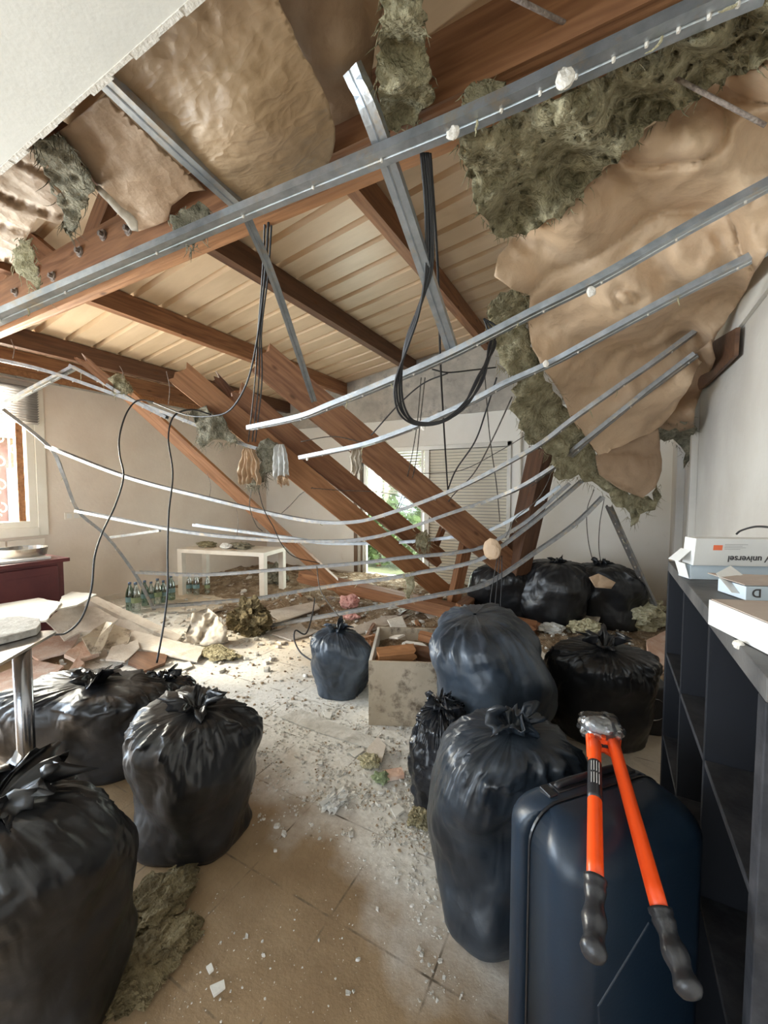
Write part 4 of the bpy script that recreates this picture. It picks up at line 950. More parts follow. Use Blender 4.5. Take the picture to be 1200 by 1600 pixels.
# ------------------------------------------------------------------ bin bags
def make_bag(name, label, base, rx, ry, h, seed, mat='bag', rot=0, lie=(0, 0), knot=(0, 0), ruff=.09, nfold=13, lump=.026, box=.80, group=None, neck=.78, crink=.006, rdir=(0, 0), topflat=.5, parts=True):
    rs = random.Random(seed); NU, NV = 168, 84
    o3 = Vector((seed * 4.7, seed * 1.3, seed * 2.9))
    ph = [rs.uniform(0, 6.28) for _ in range(12)]; n1 = nfold; n2 = int(nfold * 1.7); n3 = int(nfold * 2.9)
    def ridge(x): return (1 - abs(math.sin(x))) ** 1.6
    rows = []
    for j in range(NV + 1):
        v = j / NV
        # profile: flat bottom, full belly, shoulders that draw into the neck
        if v < .12: t = v / .12; r = .80 * t ** .6; z = 0
        else:
            t = (v - .12) / .88; a = t * math.pi / 2
            z = (math.sin(a * 1.0)) ** .95
            r = (.80 + .20 * math.sin(min(1, t / .45) * math.pi / 2)) if t < .45 else max(0.0, math.cos((t - .45) / .55 * math.pi / 2)) ** topflat
            r = max(r, .06)
        rows.append((v, r, z))
    vs = []
    for (v, r, z) in rows:
        near = max(0, (v - .50) / .50)
        for i in range(NU):
            u = 2 * math.pi * i / NU
            wv = .35 * fbm(Vector((math.cos(u), math.sin(u), v * 2)) + o3, 1.3, 3)
            cu, su = math.cos(u), math.sin(u)
            q = box; sx = abs(cu) ** q * (1 if cu > 0 else -1); sy = abs(su) ** q * (1 if su > 0 else -1)
            f = 1 + near ** 1.7 * .26 * (ridge(n1 * .5 * (u + wv) + ph[0]) - .3) + near ** 1.3 * .13 * (ridge(n2 * .5 * (u + wv * .7) + ph[1]) - .3) + near * .06 * (ridge(n3 * .5 * u + ph[2]) - .3)
            P = Vector((sx * r * rx * f, sy * r * ry * f, z * h))
            k = r if v < .12 else 1
            dirn = Vector((sx, sy, .35 * (z - .3)))
            nn = lump * 2.2 * fbm(P * 3.2 + o3, 1, 2) * k + crink * 1.6 * (crease(P + o3 + .06 * Vector((fbm(P + o3, 6), fbm(P - o3, 6), 0)), 7) - .35) * k + crink * .7 * (crease(P * Vector((1, 1, .5)).x + o3, 17) - .3)
            # draped diagonal folds
            nn += crink * 1.1 * math.sin(9 * u + 14 * v + 4 * fbm(P + o3, 2.4, 2) + ph[3]) * (.3 + near) * .5
            nn += crink * 1.5 * (ridge(n3 * .9 * (u + .25 * wv) + 3 * fbm(P + o3, 3, 2)) - .35) * (near ** .6 if near > 0 else 0)
            P += dirn * nn * min(1, r * 1.6 + .1)
            s_ = max(0, v - .35) / .65; s_ = s_ * s_ * (3 - 2 * s_)
            P.x += knot[0] * s_; P.y += knot[1] * s_
            # dimple round the knot
            P.z -= .0
            vs.append(P)
    fs = []
    for j in range(NV):
        for i in range(NU): i2 = (i + 1) % NU; fs.append((j * NU + i, j * NU + i2, (j + 1) * NU + i2, (j + 1) * NU + i))
    fs.append(tuple(range(NU - 1, -1, -1)))
    # knot + ruff above it
    top = Vector((knot[0], knot[1], h)); kn = []; kf = []; NR = 9; NK = 72
    for j in range(NR):
        t = j / (NR - 1)
        rr = [.030, .022, .020, .034, .050, .066, .080, .090, .094][j] * ruff / .09
        for i in range(NK):
            u = 2 * math.pi * i / NK
            f = 1 + (.25 + .5 * t) * (ridge(4.5 * u + ph[4] + t) - .4) + .35 * t * (ridge(8 * u + ph[5] - t) - .4) + .5 * t * fbm(Vector((math.cos(u), math.sin(u), t * 2)) + o3, 1.6, 2)
            zz = -.035 + t * ruff * 1.15 + t * t * .05 * fbm(Vector((math.cos(u) * 2, math.sin(u) * 2, 5)) + o3, 1, 2) - .045 * max(0, t - .7) * (1 + math.sin(3 * u + ph[6])) * 2
            kn.append(top + Vector((rr * f * math.cos(u) + rdir[0] * t * t, rr * f * math.sin(u) + rdir[1] * t * t, zz)))
    for j in range(NR - 1):
        for i in range(NK): i2 = (i + 1) % NK; kf.append((j * NK + i, j * NK + i2, (j + 1) * NK + i2, (j + 1) * NK + i))
    tie = []; 
    RM = (Matrix.Rotation(rot, 3, 'Z') @ Matrix.Rotation(lie[0], 3, 'X') @ Matrix.Rotation(lie[1], 3, 'Y'))
    V3 = [RM @ p for p in vs]; K3 = [RM @ p for p in kn]
    zs = sorted(p.z for p in V3); z0 = zs[int(len(zs) * (.03 if (lie[0] or lie[1]) else .0))]
    def settle(p):
        z = p.z - z0
        if z < .05: z = max(.0015 + .0015 * rs.random(), .05 * math.exp((z - .05) / .05) if z < .05 else z) if z < .0 else z
        return Vector((p.x, p.y, max(z, .002)))
    b = Vector(base)
    V3 = [settle(p) + b for p in V3]; K3 = [Vector((p.x, p.y, p.z - z0)) + b for p in K3]
    root = thing(name, label, 'bin bag', b, group)
    link('bag_body', MB().add(V3, fs), mat, root, smooth=True)
    if ruff: 
        o = link('gathered_neck', MB().add(K3, kf), mat, root, smooth=True)
        md = o.modifiers.new('thickness', 'SOLIDIFY'); md.thickness = .0012
        ring = []
        for i in range(13):
            a = 2 * math.pi * i / 12; ring.append(RM @ (top + Vector((.024 * math.cos(a), .024 * math.sin(a), -.012 + .004 * math.sin(3 * a)))) + Vector((0, 0, -z0)) + b)
        link('tie', MB().tube(ring, .005, 6, caps=False), 'bag_shiny', root, smooth=True)
    return root
def fl(px, d): p = AD(px, 900, d); return (p.x, p.y, 0)
make_bag('bin_bag', 'black bin bag filling the lower left corner of the picture, knotted on top', fl(30, .98), .20, .20, .60, 1, 'bag', knot=(-.05, -.06), rdir=(.05, .05), ruff=.095, nfold=15, rot=.4, topflat=.38)
make_bag('bin_bag', 'plump black bin bag standing alone at left, gathered on top', fl(297, 1.56), .235, .22, .51, 2, 'bag', knot=(.03, -.02), ruff=.085, nfold=17, rot=.2, topflat=.36)
make_bag('bin_bag', 'long slumped black bin bag behind the chrome table leg', fl(120, 1.98), .44, .23, .42, 3, 'bag', knot=(.10, -.02), ruff=.09, nfold=19, rot=.42, topflat=.45)
make_bag('bin_bag', 'small shiny black bin bag peeking out behind the long slumped one', fl(252, 2.22), .14, .14, .30, 4, 'bag_shiny', knot=(0, 0), ruff=.07, nfold=11)
make_bag('bin_bag', 'small upright black bin bag with twisted knot in mid-floor', fl(536, 2.70), .19, .18, .42, 5, 'bag_dusty', knot=(-.04, 0), ruff=.07, nfold=15, rot=.3, crink=.008, topflat=.85)
make_bag('bin_bag', 'tall dusty black bin bag standing beside the blue suitcase', fl(778, 1.30), .222, .22, .60, 6, 'bag_daylight_blue', knot=(.04, -.05), ruff=.08, nfold=15, rot=.5, topflat=.32)
make_bag('bin_bag', 'small shiny black bin bag tucked left of the tall dusty one', fl(690, 1.74), .12, .14, .42, 7, 'bag_shiny', knot=(0, 0), ruff=.06, nfold=9, crink=.02)
make_bag('bin_bag', 'large grey-blue dusty bin bag lying behind the tall one', fl(772, 2.10), .28, .38, .68, 8, 'bag_dusty', knot=(-.10, .06), ruff=0, nfold=11, rot=.2, topflat=.42, crink=.006)
make_bag('bin_bag', 'round black bin bag with starburst pleats below its knot, beside the bookcase', fl(938, 2.28), .29, .27, .50, 9, 'bag', knot=(.05, -.10), ruff=.10, nfold=21, rot=-.2)
make_bag('bin_bag', 'partly hidden black bin bag by the far wall, beside the leaning post', (*fl(787, 4.15)[:2], .06), .31, .26, .54, 10, 'bag', knot=(.05, 0), ruff=.06, nfold=11)
make_bag('bin_bag', 'middle one of the three black bin bags by the far wall', (*fl(862, 3.95)[:2], .06), .33, .28, .60, 11, 'bag', knot=(.05, 0), ruff=.07, nfold=13)
make_bag('bin_bag', 'black bin bag by the far wall with brown paper poking from its neck', (*fl(950, 3.92)[:2], .06), .33, .27, .58, 12, 'bag', knot=(-.06, -.05), ruff=.07, nfold=13)
insul('paper_scrap', 'torn brown paper poking out of the bag by the far wall', [(935, 905, 3.62)], paper=[(920, 902), (935, 896), (962, 910), (955, 920), (930, 918)], seed=33, step=4, amp=.03, s=9, cat='paper')

# ------------------------------------------------------------------ bookcase
bx0, bx1, bY0, bY1, bH = .215, .575, .80, 1.965, 1.07
bc = thing('bookcase', 'black cube bookcase of three by three compartments against the right wall', 'bookcase', (bx0, (bY0 + bY1) / 2, 0))
T = .038
link('top_board', MB().box((bx0, bY0, bH - T), (bx1, bY1, bH)), 'dusty_black', bc, bevel=.002)
link('base_board', MB().box((bx0, bY0, 0), (bx1, bY1, T)), 'black_board', bc, bevel=.002)
link('side_panel', MB().box((bx0, bY0, T), (bx1, bY0 + T, bH - T)), 'black_edge', bc, bevel=.002)
link('side_panel', MB().box((bx0, bY1 - T, T), (bx1, bY1, bH - T)), 'black_board', bc, bevel=.002)
iw = (bY1 - bY0 - 2 * T - 2 * .016) / 3; ih = (bH - 2 * T - 2 * .016) / 3
for k in (1, 2):
    y_ = bY0 + T + k * iw + (k - 1) * .016; link('divider', MB().box((bx0, y_, T), (bx1, y_ + .016, bH - T)), 'black_board', bc, bevel=.0015)
    z_ = T + k * ih + (k - 1) * .016
    for j in range(3):
        ya = bY0 + T + j * (iw + .016); link('shelf', MB().box((bx0 + .001, ya, z_), (bx1, ya + iw, z_ + .016)), 'black_edge', bc, bevel=.0015)
link('back_panel', MB().box((bx1 - .004, bY0 + T, T), (bx1 + .002, bY1 - T, bH - T)), 'black_board', bc)

# text as geometry
def text_mesh(s, size, mat, parent, m4, name='lettering', bold=False):
    cu = bpy.data.curves.new(name, 'FONT'); cu.body = s; cu.size = size; cu.extrude = .0003; cu.align_x = 'LEFT'
    if bold: cu.offset = size * .02
    o = bpy.data.objects.new(name, cu); COL.objects.link(o)
    me = bpy.data.meshes.new_from_object(o); bpy.data.objects.remove(o)
    me.materials.clear(); me.materials.append(M[mat])
    t = bpy.data.objects.new(name, me); COL.objects.link(t); t.parent = parent; t.matrix_basis = m4; return t
# carton with print, upside down
def carton_basis(o, ux, uy): # face basis: ux along, uy up, normal out
    ux = Vector(ux).normalized(); uy = Vector(uy).normalized(); n_ = ux.cross(uy)
    return Matrix(((ux.x, uy.x, n_.x, o[0]), (ux.y, uy.y, n_.y, o[1]), (ux.z, uy.z, n_.z, o[2]), (0, 0, 0, 1)))
bt = bH
cA = AZ(1078, 905, bt + .001)          # near lower left corner of the carton front
dirx = Vector((math.cos(R(YAW) - .10), math.sin(R(YAW) - .10), 0)); dirb = Vector((-dirx.y, dirx.x, 0))
cl = .34; lo_h = .045
c1 = thing('open_carton', 'white printed carton with upside-down lettering standing on the bookcase', 'carton', cA)
def lbox(o, a, ux, uy, uz, t=None):
    o = Vector(o); ux = ux * a[0]; uy = uy * a[1]; uz = uz * a[2]
    return [o, o + ux, o + ux + uy, o + uy], [o + uz, o + ux + uz, o + ux + uy + uz, o + uy + uz]
Z_ = Vector((0, 0, 1))
lim = max(0.05, (XR - .012 - cA.x) / dirx.x)
cl = min(cl, lim - .02)
link('lower_tray', MB().prism(*lbox(cA, (cl, .06, lo_h), dirx, dirb, Z_)), 'carton_blue', c1, bevel=.001)
uo = cA + Z_ * (lo_h + .001) - dirb * .012
tilt = (Z_ * 1 - dirb * .12).normalized()
link('upper_box', MB().prism(*lbox(uo, (cl, .055, .086), dirx, dirb, tilt)), 'carton_white', c1, bevel=.001)
fn = (dirx.cross(tilt)).normalized()
def on_face(x, z, rot180=True, off=.0008):
    p = uo + dirx * x + tilt * z + fn * off - cA
    return carton_basis(p, -dirx if rot180 else dirx, -tilt if rot180 else tilt)
lt = text_mesh('TV universel', .027, 'ink', c1, on_face(.10, .032), bold=True)
tw_ = max(v.co.x for v in lt.data.vertices); lt.matrix_basis = on_face(.098 + tw_, .032)
lt['label'] = 'upside-down dark lettering'
mb = MB()
def quad(mb, x0, x1, z0, z1, off=.0006):
    a = [uo + dirx * x + tilt * z + fn * off for (x, z) in ((x0, z0), (x1, z0), (x1, z1), (x0, z1))]; b = [p + fn * .0004 for p in a]
    mb.prism(a, b)
quad(mb, .052, .078, .050, .066); link('printed_logo', mb, 'ink_orange', c1, label='orange rounded logo patch')
mb = MB()
for k in range(4): quad(mb, .084, .084 + (.065, .05, .06, .045)[k], .068 - k * .005, .0695 - k * .005)
link('small_print', mb, 'ink_grey', c1, label='rows of fine grey print')
mb = MB()
fl_o = cA - dirx * .03
mb.prism([cA + Z_ * .09 - dirx * .001, cA + dirb * .05 + Z_ * .09 - dirx * .001, cA + dirb * .055 - dirx * .035 + Z_ * .055, cA - dirx * .036 + Z_ * .055],
         [cA + Z_ * .092 - dirx * .001, cA + dirb * .05 + Z_ * .092 - dirx * .001, cA + dirb * .055 - dirx * .035 + Z_ * .057, cA - dirx * .036 + Z_ * .057])
mb.prism([cA - dirx * .001 + Z_ * .002, cA + dirb * .05 - dirx * .001 + Z_ * .002, cA + dirb * .05 - dirx * .016 + Z_ * .05, cA - dirx * .016 + Z_ * .05], [p - dirx * .002 for p in (cA - dirx * .001 + Z_ * .002, cA + dirb * .05 - dirx * .001 + Z_ * .002, cA + dirb * .05 - dirx * .016 + Z_ * .05, cA - dirx * .016 + Z_ * .05)])
link('end_flap', mb, 'carton_white', c1)
# second carton, torn brown interior with a white flap
c2o = AZ(1165, 938, bt + .002)
c2 = thing('open_carton', 'opened brown and white carton lying between the printed box and the white tray', 'carton', c2o)
L2 = min(.24, (XR - .012 - c2o.x) / dirx.x - .01)
link('box_body', MB().prism(*lbox(c2o, (L2, .10, .035), dirx, dirb, Z_)), 'carton_blue', c2, bevel=.001)
link('top_flap', MB().prism([c2o + Z_ * .037 + dirb * .005, c2o + dirx * L2 + Z_ * .037 + dirb * .005, c2o + dirx * L2 + dirb * .085 + Z_ * .045, c2o - dirx * .028 + dirb * .10 + Z_ * .048],
     [c2o + Z_ * .039 + dirb * .005, c2o + dirx * L2 + Z_ * .039 + dirb * .005, c2o + dirx * L2 + dirb * .085 + Z_ * .047, c2o - dirx * .028 + dirb * .10 + Z_ * .05]), 'carton_brown', c2)
tf = [AD(1119, 897, 1.10), AD(1142, 885, 1.14), AD(1188, 920, 1.06), AD(1183, 927, 1.04), AD(1168, 929, 1.04), AD(1143, 926, 1.05)]
link('torn_flap', MB().prism(tf, [p + Vector((0, .002, .002)) for p in tf]), 'carton_white', c2, label='torn white flap')
text_mesh('D', .03, 'ink', c2, carton_basis(dirx * .036 + Z_ * .029 - dirb * .0008, -dirx, -Z_), bold=True)
# white tray nearest
e0 = AZ(1106, 975, bt + .0015); e1 = AZ(1206, 1026, bt + .0015)
dx_ = (e1 - e0).normalized(); dy_ = Vector((-dx_.y, dx_.x, 0))
if dy_.x < 0: dy_ = -dy_
tl = .30; tw = .16; tw = min(tw, (XR - .012 - e0.x - .0) / max(.1, dy_.x) - .05)
c3 = thing('carton_tray', 'shallow white-edged brown carton at the front end of the bookcase top', 'carton', e0)
A_ = [e0, e0 + dx_ * tl, e0 + dx_ * tl + dy_ * tw, e0 + dy_ * tw]
link('tray_body', MB().prism(A_, [p + Z_ * .052 for p in A_]), 'carton_white', c3, bevel=.0008)
B_ = [p + Z_ * .0525 for p in (e0 + dy_ * .003 + dx_ * .003, e0 + dx_ * (tl - .003) + dy_ * .003, e0 + dx_ * (tl - .003) + dy_ * (tw - .003), e0 + dy_ * (tw - .003) + dx_ * .003)]
link('tray_top', MB().prism(B_, [p + Z_ * .0015 for p in B_]), 'carton_brown', c3)
tag(link('stone', blob(AD(1154, 1007, .735), .009, 3, (1, 1, .9), .25), 'gypsum'), 'small plaster pebble on the bookcase edge under the white tray', 'pebble')
cable([AD(1150, 835, 1.26), AD(1158, 829, 1.25), AD(1180, 823, 1.18), AD(1206, 824, 1.08)], 'thin black cable curving over the printed carton', .003, world=True)

# ------------------------------------------------------------------ suitcase
Nn = Vector((-.035, .765, 0)); a_ = Vector((.67, .742, 0)).normalized(); b_ = Vector((-a_.y, a_.x, 0))
SW, ST, SH_ = .37, .215, .70
sc_o = Nn + a_ * SW / 2 + b_ * ST / 2
su = thing('suitcase', 'dark blue hard-shell suitcase standing in front of the black bookcase', 'suitcase', (sc_o.x, sc_o.y, 0), rot=(0, 0, math.atan2(a_.y, a_.x)))
def rbox(hx, hy, z0, z1, rad, nseg=8, taper=.0, top_r=None, skew=0):
    top_r = top_r or rad; mb = MB(); rings = []
    def ring(inset, z, rr):
        pts = []
        for q, (sx, sy) in enumerate([(1, 1), (-1, 1), (-1, -1), (1, -1)]):
            cx, cy = sx * (hx - inset - rr), sy * (hy - inset - rr)
            for i in range(nseg + 1):
                a = (q * 90 + i * 90 / nseg) * math.pi / 180; pts.append((cx + rr * math.cos(a), cy + rr * math.sin(a), z))
        return pts
    lv = []
    for i in range(6): t = i / 5 * math.pi / 2; lv.append((.02 * (1 - math.sin(t)), z0 + .02 * (1 - math.cos(t))))
    lv.append((0.0, (z0 + z1) / 2))
    for i in range(9): t = i / 8 * math.pi / 2; lv.append((top_r * (1 - math.cos(t)) , z1 - top_r + top_r * math.sin(t)))
    vs = []
    for (ins, z) in lv:
        m_ = min(hx, hy) - ins - .002; vs += ring(ins + taper * (z - z0), z, min(rad, max(.004, m_ * .9)))
    k = 4 * (nseg + 1); fs = []
    for i in range(len(lv) - 1):
        for j in range(k): j2 = (j + 1) % k; fs.append((i * k + j, i * k + j2, (i + 1) * k + j2, (i + 1) * k + j))
    fs.append(tuple(range(k - 1, -1, -1))); fs.append(tuple((len(lv) - 1) * k + j for j in range(k)))
    return mb.add(vs, fs)
def shift(mb, d): mb.v = [p + Vector(d) for p in mb.v]; return mb
# front half (towards the room), back half, seam gasket
def wn_(o): md = o.modifiers.new('wn', 'WEIGHTED_NORMAL'); md.weight = 100; md.keep_sharp = True; return o
def cut_y(mb, ylo, yhi):
    import bmesh
    me = bpy.data.meshes.new('tmp'); me.from_pydata([tuple(v) for v in mb.v], [], mb.f)
    bm = bmesh.new(); bm.from_mesh(me); bpy.data.meshes.remove(me)
    for (y_, n_) in ((ylo, -1), (yhi, 1)):
        if y_ is None: continue
        bmesh.ops.bisect_plane(bm, geom=bm.verts[:] + bm.edges[:] + bm.faces[:], plane_co=(0, y_, 0), plane_no=(0, n_, 0), clear_outer=True)
        bmesh.ops.holes_fill(bm, edges=[e for e in bm.edges if e.is_boundary], sides=0)
    bm.verts.index_update(); out = MB(); out.v = [v.co.copy() for v in bm.verts]; out.f = [tuple(v.index for v in f.verts) for f in bm.faces]; bm.free(); return out
ys_ = .012
wn_(link('shell_half', cut_y(rbox(SW / 2, ST / 2, .03, SH_, .055, top_r=.075), None, ys_ - .0025), 'case', su, smooth=True, local=True))
wn_(link('shell_half', cut_y(rbox(SW / 2, ST / 2, .03, SH_, .055, top_r=.075), ys_ + .0025, None), 'case', su, smooth=True, local=True))
link('seam_gasket', cut_y(rbox(SW / 2 + .0015, ST / 2 + .0015, .03, SH_ + .0015, .055, top_r=.075), ys_ - .0024, ys_ + .0024), 'case_trim', su, local=True)
# embossed panel lines on the broad face
mb = MB()
mb.prism([(-.10, -ST / 2 + .004, .16), (.10, -ST / 2 + .004, .16), (.125, -ST / 2 + .004, .40), (0, -ST / 2 + .004, .52), (-.125, -ST / 2 + .004, .40)], [(-.10, -ST / 2 - .002, .16), (.10, -ST / 2 - .002, .16), (.125, -ST / 2 - .002, .40), (0, -ST / 2 - .002, .52), (-.125, -ST / 2 - .002, .40)]); link('embossed_panel', mb, 'case', su, local=True, bevel=.003)
mb = MB(); mb.tube(catmull([(-.088, .046, SH_ - .002), (-.075, .046, SH_ + .006), (0, .046, SH_ + .007), (.075, .046, SH_ + .006), (.088, .046, SH_ - .002)], 6), .008, 8)
link('handle', mb, 'case_trim', su, local=True, smooth=True)
link('handle_recess', MB().box((-.095, .030, SH_ - .01), (.095, .062, SH_ + .002)), 'case_trim', su, local=True, bevel=.002)
for sx in (-1, 1):
    link('latch', MB().box((sx * .112 - .010, .026, SH_ - .03), (sx * .112 + .010, .060, SH_ + .003)), 'case_trim', su, local=True, bevel=.002)
    for sy in (-1, 1): link('wheel', MB().tube([(sx * .14 - .012, sy * .06, .018), (sx * .14 + .012, sy * .06, .018)], .018, 12), 'case_trim', su, local=True)

# ------------------------------------------------------------------ bolt cutter lying on the suitcase
bcut = thing('bolt_cutter', 'orange long-handled bolt cutter with black grips lying on the blue suitcase', 'bolt cutter', AD(935, 1160, .98))
hL = [AD(929, 1160, .93), AD(930, 1378, .655)]
hR = [AD(958, 1160, .93), AD(1032, 1424, .625)]
def seg(P, f0, f1, n=10):
    L = [0]
    for i in range(1, len(P)): L.append(L[-1] + (P[i] - P[i - 1]).length)
    out = []
    for q in range(n + 1):
        s_ = L[-1] * (f0 + (f1 - f0) * q / n)
        for i in range(1, len(P)):
            if s_ <= L[i] + 1e-9: out.append(P[i - 1].lerp(P[i], (s_ - L[i - 1]) / (L[i] - L[i - 1]))); break
        else: out.append(P[-1])
    return out
hLo = link('handle', MB().tube(seg(hL, 0, 1), .0135, 14), 'orange', bcut, smooth=True)
hRo = link('handle', MB().tube(seg(hR, 0, 1), .0135, 14), 'orange', bcut, smooth=True)
link('handle_sleeve', MB().tube(seg(hL, .20, .50), .0142, 14), 'rubber', hLo, smooth=True, label='black printed sleeve')
mb = MB()
sv = seg(hL, .22, .42)
for k in range(4):
    for q in (0, 1):
        a, b = (sv[0], sv[4]) if q == 0 else (sv[5], sv[9])
        ax_ = (hL[1] - hL[0]).normalized(); rn_ = CO - a; rn_ = (rn_ - ax_ * rn_.dot(ax_)).normalized(); ln_ = ax_.cross(rn_); th_ = -.62 + k * .36; o_ = (rn_ * math.cos(th_) + ln_ * math.sin(th_)) * .0144
        mb.tube([a + o_, b + o_], .0009, 4)
link('sleeve_print', mb, 'carton_white', hLo, label='white printed lines')
def grip(P0, P1, bend, par, nm='grip'):
    pts = []; rr = []
    n = 22
    for i in range(n + 1):
        t = i / n; pts.append(P0.lerp(P1, t) + bend * math.sin(t * math.pi) * .5)
        r = .0158 + .0022 * math.sin(t * math.pi * 5) * (1 if .1 < t < .9 else 0) + .002 * t
        if t < .06: r = .0185
        if t > .93: r = .0158 * math.cos((t - .93) / .07 * 1.35)
        rr.append(max(r, .002))
    mb = MB().tube(pts, rr, 16); link(nm, mb, 'rubber', par, smooth=True)
grip(AD(930, 1372, .66), AD(927, 1502, .565), Vector((0, 0, -.010)), hLo)
grip(AD(1031, 1420, .63), AD(1083, 1563, .54), Vector((0, 0, -.008)), hRo)
# linkage: two lever arms with bolts
lv1 = [AD(x, y, d) for x, y, d in [(916, 1146, 0.951), (934, 1147, 0.951), (948, 1158, 0.936), (962, 1150, 0.951), (970, 1154, 0.946), (968, 1182, 0.912), (958, 1184, 0.912), (945, 1176, 0.922), (936, 1176, 0.922), (932, 1184, 0.912), (918, 1182, 0.912)]]
nrm = ((lv1[4] - lv1[0]).cross(lv1[8] - lv1[0])).normalized()
if nrm.z < 0: nrm = -nrm
link('lever_linkage', MB().prism([p - nrm * .006 for p in lv1], [p + nrm * .006 for p in lv1]), 'orange', bcut, bevel=.002)
for (x, y, d) in [(922, 1152, .946), (940, 1154, .941), (962, 1158, .941)]:
    q = AD(x, y, d) + nrm * .007; link('pivot_bolt', MB().tube([q, q + nrm * .005], .006, 8), 'orange', bcut)
link('slot', MB().tube([AD(938, 1166, .928) + nrm * .0045, AD(950, 1168, .928) + nrm * .0045], .004, 6), 'rubber', bcut, label='dark gap between levers')
hd = AD(938, 1138, .965)
link('blade_head', blob(hd, .032, 4, (1.15, .8, .8), .12, 3), 'metal_dusty', bcut, smooth=False)
link('plastic_wrap', blob(hd + Vector((0, 0, .002)), .044, 9, (1.15, .85, .85), .30, 4, 2.2), 'cling', bcut, smooth=False, label='crinkled clear plastic wrap')

# ------------------------------------------------------------------ debris box in mid floor
q0 = AZ(576, 1133, 0); q1 = AZ(700, 1138, 0); ux_ = (q1 - q0).normalized(); uy_ = Vector((-ux_.y, ux_.x, 0)); DB = .60; DH = .375
db = thing('debris_box', 'stained beige cabinet box on its back, filled with rubble', 'box', q0 + ux_ * .3 + uy_ * .3)
W_ = .58; tt = .018
def lb(o, a): return MB().prism(*lbox(o, a, ux_, uy_, Z_))
M['stained'] = pbr('stained_beige_laminate', (.40, .33, .24), (.50, .42, .32), 5, .6, .1, 60, spots=(.10, .07, .045), spot_scale=7, spot_range=(.50, .64))
link('side_panel', lb(q0, (W_, tt, DH)), 'stained', db, bevel=.001)
link('side_panel', lb(q0 + uy_ * (DB - tt), (W_, tt, DH)), 'stained', db, bevel=.001)
link('side_panel', lb(q0 + uy_ * tt, (tt, DB - 2 * tt, DH)), 'board_white', db, bevel=.001)
link('side_panel', lb(q0 + uy_ * tt + ux_ * (W_ - tt), (tt, DB - 2 * tt, DH)), 'stained', db, bevel=.001)
link('base_panel', lb(q0 + uy_ * tt + ux_ * tt, (W_ - 2 * tt, DB - 2 * tt, tt)), 'stained', db)
rs = random.Random(3)
def rubble(c, sz, seed, flat=1.0, jag=.25):
    r_ = random.Random(seed); n = r_.choice([4, 5, 5, 6]); ang = sorted(r_.uniform(0, 6.28) for _ in range(n)); ang = [2 * math.pi * i / n + r_.uniform(-.35, .35) for i in range(n)]
    pts = [Vector((math.cos(a) * sz[0] * r_.uniform(.6, 1), math.sin(a) * sz[1] * r_.uniform(.6, 1), 0)) for a in ang]
    top = [p * r_.uniform(.82, 1.0) + Vector((0, 0, sz[2] * r_.uniform(.8, 1.1))) for p in pts]
    m_ = Euler((r_.uniform(-jag, jag), r_.uniform(-jag, jag), r_.uniform(0, 6.28))).to_matrix()
    return MB().prism([m_ @ p + Vector(c) for p in pts], [m_ @ p + Vector(c) for p in top])
# rubble fill in the box
mb = MB(); n = 22; vs = []
for j in range(n + 1):
    for i in range(n + 1):
        p = q0 + ux_ * (tt + (W_ - 2 * tt) * i / n) + uy_ * (tt + (DB - 2 * tt) * j / n); z = .29 + .03 * fbm(p, 8, 4); vs.append((p.x, p.y, z))
mb.add(vs, [(j * (n + 1) + i, j * (n + 1) + i + 1, (j + 1) * (n + 1) + i + 1, (j + 1) * (n + 1) + i) for j in range(n) for i in range(n)])
tag(link('rubble_fill', mb, 'dirt', smooth=False), 'brown crumbled rubble filling the debris box', 'rubble', kind='stuff')
for (u0, v0, u1, v1, w_, h_, mt, lb_) in [(.04, .10, .26, .16, .10, .08, 'wood_pale', 'reddish timber offcut at the front of the debris box'), (.20, .22, .50, .12, .06, .07, 'wood_dark', 'dark timber offcut inside the debris box'), (.30, .50, .55, .30, .05, .05, 'wood', 'thin batten piece at the back of the debris box')]:
    p0_, p1_ = q0 + ux_ * u0 + uy_ * v0 + Z_ * .355, q0 + ux_ * u1 + uy_ * v1 + Z_ * .36
    beam('timber_offcut', p0_, p1_, w_, h_, mt, label=lb_, cat='debris', broken=(.015, .02), roll=.2)
BX = [(.26, .33, .345, (.14, .05, .012), 'board_white', 'white broken board strip on the debris box'),
      (.44, .40, .36, (.11, .09, .012), 'board_grey', 'dusty broken board in the debris box corner'), (.15, .46, .35, (.09, .06, .012), 'gypsum', 'pale curved plaster flake at the back of the debris box'), (.42, .20, .37, (.08, .02, .010), 'carton_white', 'thin white trim piece on the debris box')]
for i, (u_, v_, z_, s_, mt, lb_) in enumerate(BX):
    p = q0 + ux_ * u_ + uy_ * v_; o = link('timber_offcut' if 'wood' in mt else 'plaster_shard', rubble((p.x, p.y, z_), s_, 40 + i, jag=.2), mt, bevel=.001); tag(o, lb_, 'debris')
tag(link('name_tag_card', MB().prism(*lbox(AZ(641, 1158, .001), (.055, .035, .002), ux_, uy_, Z_)), 'carton_white'), 'small white card on the floor at the foot of the debris box', 'card')

